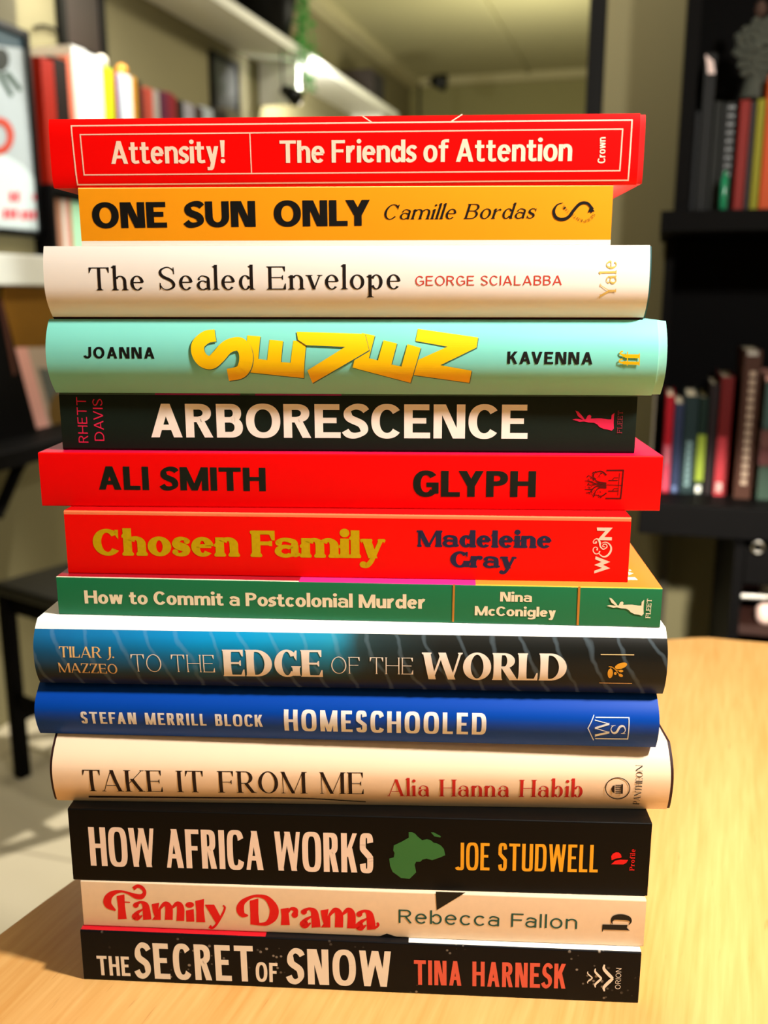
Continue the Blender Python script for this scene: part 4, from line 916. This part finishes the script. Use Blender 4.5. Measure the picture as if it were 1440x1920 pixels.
row = [(82, 106, 112, '#a8200e', 'broad red book, nearest on the upper left shelf'), (106, 131, 112, '#1a0b08', 'black book with a red top beside the broad red one on the upper left shelf'), (131, 141, 108, '#e8785a', 'thin salmon book between the black and the tall white books at upper left'),
       (141, 167, 92, '#e4e4dc', 'tallest white book on the upper left shelf'), (167, 195, 106, '#e9e9e2', 'broad white book left of the lime green one'), (195, 214, 128, '#b4cc10', 'lime green book among the white ones at upper left'), (214, 222, 134, '#8a1e18', 'thin dark red book right of the lime green one'),
       (222, 231, 140, '#8fa0b0', 'slim grey blue book behind the top red hardback at upper left'), (231, 249, 142, '#e0dfd8', 'white book under the round amber ornament'), (249, 258, 146, '#b8801e', 'ochre book right of the amber ornament'), (258, 267, 152, '#1c130c', 'slim brown black book right of the ochre one'),
       (267, 276, 166, '#7c2c20', 'brick red book, left one of the brick pair at upper left'), (276, 288, 166, '#a04030', 'brighter brick red book, right one of the brick pair at upper left'), (288, 299, 170, '#8f8a80', 'grey book between the brick red and the plum books'), (299, 313, 172, '#4a1830', 'plum book on the upper left shelf'), (313, 325, 174, '#701828', 'crimson book next to the plum one on the upper left shelf'),
       (325, 331, 180, '#7a1a14', 'thin dark red book right of the crimson one'), (331, 344, 188, '#17120f', 'black book right of the thin dark red one, far on the upper shelf'), (344, 364, 194, '#8e8a90', 'lavender grey book far along the upper left shelf'), (364, 380, 200, '#3a2a26', 'dark brown book left of the small grey one under the black frame'), (380, 399, 202, '#9aa0a4', 'small light grey book left below the black frame'), (399, 425, 206, '#26221e', 'charcoal book directly below the black wall frame'), (425, 452, 206, '#5c5648', 'olive grey book at the far end of the upper left row')]
def f_at(x, y=200, R=-1.47): return survey(x, y, R=R)[1]
prev = max(f_at(82), 2.16)
for x0, x1, y, c, lb in row:
    a = max(f_at(x0), prev); b_ = f_at(x1); prev = b_
    zt = survey((x0+x1)/2, y, R=-1.47)[2]; shelf_book(a, b_, zt, .555, c, lb, 'books on the upper left shelf')
prev = 2.1625
for x1, c, lb in ((101, '#4a3a2c', 'brown book in the low row under the bookcase board, nearest'), (112, '#a87860', 'tan book second in the low row at left'), (121, '#e2d6cc', 'pale pinkish white book in the low row at left'), (129, '#c86a58', 'salmon red book in the low row at left'), (152, '#b4ecc6', 'mint green book in the low row at left')):
    b_ = f_at(x1+6, 420); shelf_book(prev, b_, .526-.003*random.random(), .374, c, lb, 'books in the low row at left'); prev = b_
for (x, y, rr_, c, lb) in ((207, 130, .018, '#ddd3bb', 'round cream ornament sitting on top of a book row at upper left'), (244, 136, .017, '#d08a1e', 'round amber ornament sitting on a white book at upper left')):
    f = f_at(x); zt = [survey((a_+b_)/2, yy, R=-1.47)[2] for a_, b_, yy, *_ in row if a_ <= x <= b_][0]
    o = rthing('round_ornament', -1.49, f, zt, lb, 'ornament'); b = MB(); b.lathe([(rr_*.5, 0), (rr_*.85, rr_*.3), (rr_, rr_*.9), (rr_*.8, rr_*1.5), (rr_*.3, rr_*1.85), (.001, rr_*1.9)]); b.obj('globe', mat('orn_'+c[1:], c, .4), o, True)
    b = MB(); b.lathe([(rr_*.5, 0), (rr_*.5, .001), (rr_*.3, .0015)]); b.obj('foot', blk, o)
# frames on the deep left wall
def wframe(xl, xr, ya, yb, lab, glass, R=-1.66, w=.02, name='picture_frame'):
    fl = survey(xl, (ya+yb)/2, R=R)[1]; fr = survey(xr, (ya+yb)/2, R=R)[1]; z1 = survey((xl+xr)/2, ya, R=R)[2]; z0 = survey((xl+xr)/2, yb, R=R)[2]
    O = (R, (fl+fr)/2, z0); th = rthing(name, *O, lab, 'picture')
    b = MB()
    for (a, c, d, e) in ((fl, fr, z0, z0+w), (fl, fr, z1-w, z1), (fl, fl+w, z0, z1), (fr-w, fr, z0, z1)): b.box(-.014, .004, a-O[1], c-O[1], d-O[2], e-O[2])
    b.obj('frame', blks, th); b = MB(); b.box(-.014, -.002, fl+w-O[1], fr-w-O[1], z0+w-O[2], z1-w-O[2]); b.obj('picture_panel', glass, th)
wframe(399, 448, 108, 214, 'small black framed dark picture beyond the row of books', mat('dark_grey_panel', '#2a2a24', .4))
wframe(112, 196, -60, 112, 'tall dark brown framed panel above the white books at upper left', mat('dark_brown_panel', '#2c1e1a', .4, noise=.3, nscale=9), w=.03)
# high white shelf and what stands on it
hs = rthing('wall_shelf', -1.57, 4.0, 1.24, 'high white shelf board running away under the ceiling at left', 'shelf')
O = (-1.57, 4.0, 1.24); part(hs, 'shelf_board', O, -1.674, -1.463, 2.3, 5.5, 1.225, 1.262, white, .003)
for f in (4.02, 5.3): part(hs, 'shelf_bracket', O, -1.674, -1.50, f, f+.03, 1.06, 1.225, white, .002)
pot = rthing('plant_pot', -1.55, survey(500, 30, R=-1.55)[1], 1.262, 'black pot with a trailing green plant on the high white shelf', 'plant pot')
b = MB(); b.lathe([(.06, 0), (.085, .12), (.088, .13), (.078, .13), (.07, .11), (.001, .10)]); b.obj('pot', blks, pot, True)
b = MB(); rr = random.Random(5)
for s_ in range(6):
    x, y, z = .06+rr.uniform(-.01, .02), rr.uniform(.0, .10), .12
    for q in range(16):
        x2, y2, z2 = x+rr.uniform(-.004, .010)*(q < 4), y+rr.uniform(-.008, .014), z+(.02 if q < 2 else -.019)
        a = rr.uniform(0, 6.28); L_ = .026; dx, dy = math.cos(a)*L_, math.sin(a)*L_; dz = rr.uniform(-.014, .01)
        b.add([(x2, y2, z2), (x2+dx*.5-dy*.4, y2+dy*.5+dx*.4, z2+dz*.5+.004), (x2+dx, y2+dy, z2+dz), (x2+dx*.5+dy*.4, y2+dy*.5-dx*.4, z2+dz*.5+.004)], [(0, 1, 2, 3)])
        if q: b.tube([(x, y, z), (x2, y2, z2)], .0015, 5)
        x, y, z = x2, y2, z2
b.obj('foliage', mat('leaf_green', '#1fae3c', .5), pot); pot.scale = (1.45, 1.45, 1.45)
sp = rthing('box_speaker', -1.57, 5.16, 1.262, 'small dark brown box standing at the far end of the high shelf', 'speaker')
b = MB(); b.box(-.09, .09, -.11, .11, 0, .14, .004); b.obj('cabinet', mat('brown_black_wood', '#2b211b', .5), sp); b = MB(); b.box(.0905, .094, -.09, .09, .015, .125, .002); b.obj('grille', mat('speaker_cloth', '#1a1614', .9), sp)
lp = rthing('clip_lamp', -1.46, 4.0, 1.03, 'small black spotlight head hanging under the high white shelf', 'lamp')
x_, f_, z_ = survey(545, 176, R=-1.46); lp.location = RM @ Vector((x_, f_, z_))
b = MB(); b.tube([(-.035, .01, .02), (.0, 0, 0), (.03, -.01, -.02)], [.018, .028, .034], 14); b.obj('lamp_head', blks, lp, True); b = MB(); b.tube([(-.035, .01, .02), (-.04, .01, 1.225-z_)], .004, 8); b.obj('stem', blks, lp)
fl = rthing('floor_lamp', -1.30, 5.6, -.75, 'black lamp head on a thin stand in the far corner', 'lamp')
hx, hf, hz = survey(820, 152, F=5.6); px_, pf, pz = survey(786, 158, F=5.6)
b = MB(); b.tube([(hx+.045+1.30, -.01, hz+.75-.012), (hx-.03+1.30, 0, hz+.75+.005)], [.048, .026], 16); b.obj('lamp_head', blks, fl, True)
b = MB(); b.tube([(px_+1.30, 0, 0.02), (px_+1.30, 0, pz+.75), (hx-.03+1.30, 0, hz+.75+.005)], .007, 8); b.obj('pole', blks, fl); b = MB(); b.lathe([(.14, 0), (.14, .02), (.02, .03)], (px_+1.30, 0, 0)); b.obj('base', blks, fl)
cb = rthing('wall_cable', -1.6, 2.4, .95, 'dark cable sagging between the corner and the tall dark panel', 'cable')
pts = [survey(x, y, R=-1.665) for x, y in ((64, 52), (80, 48), (97, 52), (113, 60))]; o_ = (-1.6, 2.4, .95)
b = MB(); b.tube([(max(p[0], -1.67)-o_[0], max(p[1], 2.145)-o_[1], p[2]-o_[2]) for p in pts], .004, 8); b.obj('cord', blk, cb)
# ------------------------------------------------------------- console, magazine and frames at left
con = rthing('console_shelf', -1.36, 1.6, .0, 'black wall bracket shelf under the white shelf at left', 'shelf')
O = (-1.36, 1.6, 0); zc_ = survey(40, 835, R=-1.25)[2]
part(con, 'shelf_board', O, -1.498, -1.22, 1.1, 2.05, zc_-.034, zc_, blk, .002)
pa = survey(52, 868, R=-1.30); pb = survey(-6, 968, R=-1.30); b = MB(); b.tube([(-1.30-O[0], pa[1]-O[1], zc_-.03), (-1.30-O[0], pa[1]-.04-O[1], pa[2]-.01), (-1.30-O[0], pb[1]-O[1], pb[2])], .013, 8); b.obj('bracket_strut', blk, con)
def lean(name, pts, R, t, m, lab, cat, extra=(), group=None):
    """upright panel parallel to the left wall, outline from survey points on the plane R"""
    P_ = [(p[0], p[1], max(p[2], zc_)) for p in (survey(x, y, R=R) for x, y in pts)]; zmin = min(p[2] for p in P_); fm_ = sum(p[1] for p in P_)/len(P_)
    O = (R, fm_, zmin); th = rthing(name, *O, lab, cat, group)
    def prism(P2, r0, r1, nm, mm):
        n = len(P2); V = [(r0, p[1]-O[1], p[2]-O[2]) for p in P2]+[(r1, p[1]-O[1], p[2]-O[2]) for p in P2]
        link(nm, V, [list(range(n)), list(range(n, 2*n))[::-1]]+[(i, i+n, (i+1) % n+n, (i+1) % n) for i in range(n)], mm, th)
    prism(P_, -t, 0, 'panel', m)
    for k_, (nm, q, mm) in enumerate(extra): prism([(p[0], p[1], max(p[2], zc_)) for p in (survey(x, y, R=R) for x, y in q)], .0005, .0012+.0006*k_, nm, mm)
    return th
lean('warm_light_panel', [(6, 536), (118, 540), (118, 640), (70, 700), (70, 833), (12, 833)], -1.44, .006, mat('warm_light_tan', '#a8782c', .55, .3, noise=.25, nscale=14), 'added golden tan panel coloured as the warmly lit wall below the white shelf', 'board')  # added panel; its golden colour stands in for warm light on the wall
lean('magazine', [(27, 652), (150, 650), (150, 822), (84, 822), (70, 822)], -1.37, .008, mat('magazine_cover', '#b4a08e', .45, .3, noise=.15, nscale=20), 'greyish magazine with pink edge standing on the black console', 'magazine',
     [('pink_border', [(27, 652), (50, 651), (93, 822), (70, 822)], mat('pink_border', '#e6a89c', .5)), ('cover_picture', [(72, 690), (100, 692), (128, 800), (95, 770)], mat('cover_grey', '#5c605a', .5)), ('cover_picture', ell(108, 770, 16, 34), mat('cover_olive', '#6a4e1e', .5))])
lean('black_board', [(-30, 560), (4, 560), (72, 833), (-6, 833)], -1.33, .012, blk, 'black board leaning at the far left on the console', 'board', [('wood_edge', [(-4, 560), (3, 560), (30, 700), (24, 705)], mat('reddish_wood', '#4a2418', .5))])
# ------------------------------------------------------------- stool at left
st = empty('bar_stool', RM @ Vector((-1.25, 1.86, -.75)), 0, 'black wooden stool with open legs on the tiled floor at left', 'stool')
A_ = Vector(RM @ Vector(survey(-15, 1092, z=-.30))); B_ = Vector(RM @ Vector(survey(95, 1123, z=-.30))); d1 = (B_-A_).normalized(); d2 = Vector((-d1.y, d1.x, 0)); C0 = A_+d1*.17+d2*.17
st.location = (C0.x, C0.y, -.75); st.rotation_euler = (0, 0, math.atan2(d1.y, d1.x))
b = MB(); b.box(-.17, .17, -.17, .17, .425, .45, .006); b.obj('seat', mat('stool_seat', '#1c1b17', .35, .5), st)
b = MB()
for s_ in (-1, 1): b.box(-.15, .15, s_*.145-.009, s_*.145+.009, .385, .425); b.box(s_*.145-.009, s_*.145+.009, -.15, .15, .385, .425)
b.obj('apron', blk, st)
for sx_ in (-1, 1):
    for sy_ in (-1, 1):
        b = MB(); b.box(sx_*.152-.014, sx_*.152+.014, sy_*.152-.014, sy_*.152+.014, 0, .425, .002); b.obj('leg', blk, st)
for s_ in (-1, 1):
    b = MB(); b.box(-.15, .15, s_*.152-.008, s_*.152+.008, .17, .195); b.obj('stretcher', blk, st); b = MB(); b.box(s_*.152-.008, s_*.152+.008, -.15, .15, .13, .155); b.obj('stretcher', blk, st)
# ------------------------------------------------------------- right: black bookcase, desk board, cabinet
ub = rthing('bookcase', .3, 1.77, .418, 'tall black bookcase with dark books at upper right', 'bookcase'); O = (.3, 1.77, .418)
part(ub, 'side_panel', O, .013, .033, 1.62, 1.94, .418, 1.30, blk); part(ub, 'side_panel', O, .60, .62, 1.62, 1.94, .418, 1.30, blk); part(ub, 'back_panel', O, .033, .60, 1.925, 1.94, .418, 1.30, blk); part(ub, 'top_panel', O, .013, .62, 1.62, 1.94, 1.30, 1.32, blk)
mh = rthing('cabinet', .3, 1.75, -.025, 'low black hutch under the tall bookcase at right, open at the front', 'cabinet'); O = (.3, 1.75, -.025)
part(mh, 'top_panel', O, -.007, .64, 1.58, 1.94, .388, .418, blk); part(mh, 'side_panel', O, .003, .018, 1.72, 1.94, -.025, .388, blk); part(mh, 'side_panel', O, .62, .64, 1.58, 1.94, -.025, .388, blk); part(mh, 'back_panel', O, .018, .62, 1.925, 1.94, -.025, .388, blk)
db = rthing('desk', .3, 1.72, -.75, 'black desk board carrying the lower row of books at right', 'desk'); O = (.3, 1.72, -.75)
part(db, 'desk_top', O, -.012, .66, 1.53, 1.94, -.075, -.025, blk, .002); part(db, 'leg', O, .62, .65, 1.6, 1.9, -.75, -.075, blk)
for r_ in (.028,): part(db, 'leg', O, r_, r_+.018, 1.90, 1.93, -.75, -.075, mat('dark_olive_shadow', '#3c3728', .7))  # added thin post coloured as a soft shadow on the wall, not a real leg
cx_ = survey(1372, 1100, F=1.5)[0]
cab = rthing('drawer_cabinet', .3, 1.7, -.75, 'black drawer cabinet with a ring handle under the desk board at right', 'cabinet'); O = (.3, 1.7, -.75)
part(cab, 'side_panel', O, cx_, cx_+.015, 1.5, 1.9, -.75, -.078, blk); part(cab, 'side_panel', O, .56, .575, 1.5, 1.9, -.75, -.078, blk); part(cab, 'back_panel', O, cx_+.015, .56, 1.885, 1.9, -.75, -.078, blk); part(cab, 'shelf_board', O, cx_+.015, .56, 1.51, 1.885, -.22, -.205, mat('dark_red_wood', '#2a120b', .5))
dr_ = part(cab, 'drawer', O, cx_+.015, .56, 1.495, 1.515, -.135, -.08, blk, .002)
hx, hf, hz = survey(1421, 1026, F=1.49); b = MB(); b.tube([(hx-O[0]+.008*math.cos(a), 1.489-O[1], hz-O[2]+.008*math.sin(a)) for a in [i*math.pi/8 for i in range(17)]], .002, 6); hh = b.obj('ring_handle', mat('chrome', '#c9c5bf', .25, .5, 1), dr_)
for (xa, ya, xb2, yb2, lb) in ((1398, 1062, 1470, 1086, 'sloping grey rod inside the drawer cabinet'), (1386, 1117, 1470, 1120, 'level grey rod inside the drawer cabinet')):
    p, q = survey(xa, ya, F=1.56), survey(xb2, yb2, F=1.56); t_ = rthing('metal_rod', *p, lb, 'rod'); b = MB(); b.tube([(0, 0, 0), (q[0]-p[0], 0, q[2]-p[2])], .0055, 8); b.obj('rod', mat('dull_metal', '#77736c', .4, .5, .6), t_)
p = survey(1440, 1113, F=1.6); t_ = rthing('white_box', p[0]+.004, 1.6, p[2], 'small white carton on the rod shelf of the drawer cabinet', 'box'); b = MB(); b.box(-.016, .03, -.02, .02, 0, .032, .002); b.obj('carton', white, t_)
p = survey(1436, 1142, F=1.53); t_ = rthing('small_pot', p[0], 1.53, -.205, 'pale pink round pot inside the drawer cabinet', 'pot'); b = MB(); b.lathe([(.010, 0), (.014, .008), (.014, .024), (.008, .03), (.001, .031)]); b.obj('pot', mat('pale_pink', '#d8b8ac', .5), t_, True)
# upper right books
F0 = 1.64
def rr_at(x, y, F): return survey(x, y, F=F)[0]
for (xa, xb2, yt, c, lb) in ((1298, 1312, 208, '#101214', 'narrow dark grey book nearest the panel on the upper right shelf'), (1312, 1336, 100, '#0e0f0d', 'tall black book with a slanted white tip on the upper right shelf'), (1336, 1352, 190, '#12140f', 'black book between the white tipped and the grey ribbed books'),
                          (1352, 1378, 192, '#0e100d', 'dark book with faint grey ribs left of the red one at right'), (1384, 1404, 188, '#7a1408', 'red book on the upper right shelf'), (1404, 1415, 190, '#2a2224', 'charcoal book between red and olive yellow at right'), (1416, 1432, 186, '#807c04', 'olive yellow book on the upper right shelf'), (1433, 1460, 140, '#b8440c', 'orange book at the right edge of the upper shelf')):
    a, b_ = rr_at(xa-4, 300, F0), rr_at(xb2-4, 300, F0); zt = survey(xa, yt, F=F0)[2]
    t_ = shelf_book(max(a, .034), b_, zt, .418, c, lb, 'books on the upper right shelf', rf=F0, depth=.16, axis='r')
    if xa == 1312:
        b = MB(); w_ = t_['_t']/2; h_ = t_['_h']; b.add([(-w_+.001, -.0806, h_-.002), (-w_+.006, -.0806, h_-.030), (w_-.002, -.0806, h_-.030), (w_-.006, -.0806, h_-.012)], [(0, 1, 2, 3)]); b.obj('white_tip', mat('pinkish_white_paper', '#e8d0cc', .5), t_)
    if xa == 1352:
        b = MB(); w_ = t_['_t']/2; h_ = t_['_h']
        for i in range(9): b.box(-w_*.2, w_*.8, -.0812, -.0802, h_-.01-i*.012, h_-.006-i*.012)
        b.obj('spine_ribs', mat('grey_foil', '#55585a', .4), t_)
gr = rthing('green_bottle', rr_at(1356, 380, 1.60), 1.60, .418, 'small green glass tube in front of the dark books at upper right', 'bottle'); b = MB(); b.lathe([(.004, 0), (.0055, .004), (.0055, .045), (.003, .05), (.003, .056)]); b.obj('tube', mat('green_glass', '#0f7a52', .2), gr, True)
for (x, y, c, lb) in ((1348, 330, '#5a3a30', 'tiny brown bead ornament left of the red book at upper right'), (1338, 358, '#4a3c34', 'tiny curled brown ornament low on the upper right shelf')):
    pass
or_ = rthing('woven_figure', rr_at(1415, 150, 1.70), 1.70, survey(1415, 186, F=1.70)[2], 'grey woven flower ornament on top of the upright books at right', 'ornament')
b = MB(); rr = random.Random(9); zf = .045
for k_ in range(46):
    a = k_*2.4; q = .034*math.sqrt(k_/46); b.lathe([(.001, -.003), (.006, 0), (.007, .004), (.003, .009), (.001, .010)], (q*math.cos(a), -.012-.012*(1-q/.034), zf+.022+q*math.sin(a)*1.25), 7)
b.obj('petals', mat('grey_yarn', '#4c5048', .9, noise=.3, nscale=200), or_); b = MB(); b.tube([(0, 0, 0), (.002, 0, .03), (0, -.004, .06)], [.022, .016, .02], 12); b.obj('stand', MATS['grey_yarn'], or_)
b = MB(); b.lathe([(.004, 0), (.010, .008), (.007, .02), (.001, .024)], (.0, -.01, zf+.07)); b.obj('bud', mat('brown_bud', '#4a352c', .8), or_)
# lower right books
F1 = 1.62
low = [(1223, 1243, 702, '#8c8478', 'grey white book at the left end of the lower right row'), (1246, 1262, 742, '#a01020', 'red and pink book second in the lower right row'), (1263, 1281, 756, '#28304a', 'navy book in the lower right row'), (1282, 1308, 742, '#1c2c2e', 'dark petrol book with pale lettering in the lower right row'),
       (1309, 1326, 745, '#0e211b', 'black green book with a lime foot in the lower right row'), (1327, 1344, 720, '#1d1416', 'black book left of the dark red one in the lower right row'), (1346, 1371, 706, '#5e0f10', 'dark red book left of the big brown one at right'), (1383, 1416, 655, '#3c2218', 'big brown book with cream spine lettering at right')]
for xa, xb2, yt, c, lb in low:
    a, b_ = rr_at(xa, 800, F1), rr_at(xb2, 800, F1); zt = survey(xa, yt, F=F1)[2]
    rfm = 1.56 if xa == 1223 else F1 if xa < 1380 else 1.60
    if xa == 1223: b_ = min(b_, .0025)
    t_ = shelf_book(a, b_, zt, -.025, c, lb, 'books in the lower right row', rf=rfm, depth=.16 if xa != 1223 else .14, axis='r')
    w_ = t_['_t']/2; h_ = t_['_h']; d_ = t_['_d']/2+.0006
    def patch(nm, u0, u1, v0, v1, mm):
        b = MB(); b.box(w_*u0, w_*u1, -d_, -d_+.0004, h_*v0, h_*v1); b.obj(nm, mm, t_)
    if xa == 1246: patch('spine_lower', -.9, .9, .02, .5, mat('rose_paper', '#b03048', .5)); patch('spine_lettering', -.3, .3, .3, .48, mat('pale_rose', '#c8808c', .5))
    if xa == 1309: patch('spine_foot', -.9, .9, .14, .62, mat('lime_paper', '#7a8c14', .5)); patch('publisher_mark', -.5, .5, .02, .09, white)
    if xa == 1346: patch('spine_foot', -.9, .5, .0, .5, mat('bright_crimson', '#9a0a1c', .5)); patch('publisher_mark', -.6, .3, .03, .11, white)
    if xa == 1282:
        for i in range(8): patch('spine_lettering', -.4, .4, .08+i*.06, .12+i*.06, mat('grey_petrol', '#6a8688', .5))
    if xa == 1383:
        for i in range(14): patch('spine_lettering', -.25, .45, .10+i*.056, .135+i*.056, mat('dusty_cream', '#9a8470', .5))
        patch('spine_head', -.7, .5, .965, .995, mat('grey_silver', '#9a948c', .4))
    if xa == 1263: patch('publisher_mark', -.4, .4, .02, .08, mat('grey_blue', '#5a6c94', .5))
z_ = -.025
for (h_, w_, c, lb) in ((.055, .10, '#12301f', 'dark green book lying lowest in the pile right of the brown book'), (.028, .12, '#4a100c', 'maroon book lying in the pile right of the brown book'), (.030, .115, '#50241a', 'brown red book lying in the pile at the right edge'), (.075, .10, '#163a34', 'thick petrol green book near the top of the lying pile'), (.008, .12, '#c0877c', 'thin pink book on top of the lying pile at right')):
    a = rr_at(1428, 800, 1.6)+(.002 if w_ < .11 else 0); c0 = (a+w_/2, 1.68, z_); t_ = rthing('lying_book', *c0, lb, 'book', 'books lying in the pile at lower right'); b = MB()
    b.box(-w_/2, w_/2, -.08, .08, 0, .002); b.box(-w_/2, w_/2, -.08, .08, h_-.002, h_); b.box(-w_/2, w_/2, -.08, -.077, 0, h_); b.obj('cover', mat('cover_'+c[1:], c, .5), t_); b = MB(); b.box(-w_/2+.002, w_/2-.002, -.077, .078, .002, h_-.002); b.obj('page_block', pg, t_); z_ += h_
# ------------------------------------------------------------- light
def area(name, loc, to, size, power, col, shape='DISK', sy=None):
    l = bpy.data.lights.new(name, 'AREA'); l.shape = shape; l.size = size; l.energy = power; l.color = col
    if sy: l.size_y = sy
    o = bpy.data.objects.new(name, l); COL.objects.link(o); o.location = loc; o.rotation_euler = (Vector(to)-Vector(loc)).to_track_quat('-Z', 'Y').to_euler(); return o
WARM = (1, .96, .89)
pl_ = bpy.data.lights.new('pendant_bulb', 'POINT'); pl_.energy = 43; pl_.color = WARM; pl_.shadow_soft_size = .038
po = bpy.data.objects.new('pendant_bulb', pl_); COL.objects.link(po); po.location = (.46, .18, .73)
area('back_room_fill', tuple(rw(-.5, 3.6, 1.55)), tuple(rw(-.5, 3.6, 0)), .5, 22, (1, .92, .72))  # added fill for the back room, no visible fitting
area('room_fill', tuple(rw(-.2, -.6, 1.6)), tuple(rw(-.2, .8, 0)), 1.1, .9, (1, .9, .8))  # added soft fill from behind the camera, no visible lamp
uf = survey(665, 45, z=1.65)
area('ceiling_uplight', tuple(rw(uf[0], uf[1], 1.36)), tuple(rw(uf[0], uf[1], 1.65)), .1, 3.2, (1, .93, .62))
area('ceiling_fill', tuple(rw(-.6, 4.6, .9)), tuple(rw(-.6, 4.8, 1.65)), .6, 14, (1, .95, .72))  # added upward fill that brightens the far ceiling, no lamp stands there
area('shelf_strip_light', tuple(rw(-1.30, 2.45, 1.16)), tuple(rw(-1.42, 2.45, .6)), .03, 7, (1, .97, .92), 'RECTANGLE', .5)
area('clip_lamp_light', tuple(rw(-1.38, 4.1, 1.18)), tuple(rw(-1.66, 4.3, .95)), .05, 7, (1, .98, .9))
area('under_shelf_light', tuple(rw(-1.36, 1.75, .30)), tuple(rw(-1.42, 1.75, 0)), .05, .3, (1, .78, .45))
def spot(name, loc, to, power, col, ang, blend=.6, rad=.03):
    l = bpy.data.lights.new(name, 'SPOT'); l.energy = power; l.color = col; l.spot_size = math.radians(ang); l.spot_blend = blend; l.shadow_soft_size = rad
    o = bpy.data.objects.new(name, l); COL.objects.link(o); o.location = loc; o.rotation_euler = (Vector(to)-Vector(loc)).to_track_quat('-Z', 'Y').to_euler()
spot('shelf_spot_light', tuple(rw(-1.05, 1.95, 1.45)), tuple(rw(-1.46, 2.0, .50)), 26, (1, .98, .93), 30, .8)
spot('floor_fill_spot', tuple(rw(-.1, 2.6, 1.5)), tuple(rw(-1.25, 1.62, -.75)), 260, (1, .94, .82), 26, .9)  # added unseen spot that brightens the floor at left
spot('wall_fill_spot', tuple(rw(.25, .30, .56)), tuple(rw(.05, 1.95, -.36)), 170, (1, .94, .82), 17, .5)  # added unseen spot for the lit wall patch under the desk, apart from the pendant
area('wall_fill', tuple(rw(-.32, 1.45, 1.6)), tuple(rw(-.12, 1.95, .2)), .15, 10, (1, .93, .78))  # added grazing fill that brightens the partition wall, no fitting there
spot('left_shelf_fill_spot', tuple(rw(-.2, 1.35, 1.5)), tuple(rw(-1.3, 1.58, .36)), 70, (.97, 1, .96), 17, .7)  # added unseen spot from the room side to brighten the white shelf edge
W = bpy.data.worlds.new('dim_room_air'); SC.world = W; W.use_nodes = True; W.node_tree.nodes['Background'].inputs[0].default_value = (1, .88, .72, 1); W.node_tree.nodes['Background'].inputs[1].default_value = .015
vs = SC.view_settings; vs.view_transform = 'Standard'; vs.look = 'None'; vs.gamma = 1; vs.use_curve_mapping = False; vs.exposure = .35
for o in list(SC.objects):
    for k_ in ('_t', '_h', '_d', '_c'):
        if k_ in o: del o[k_]
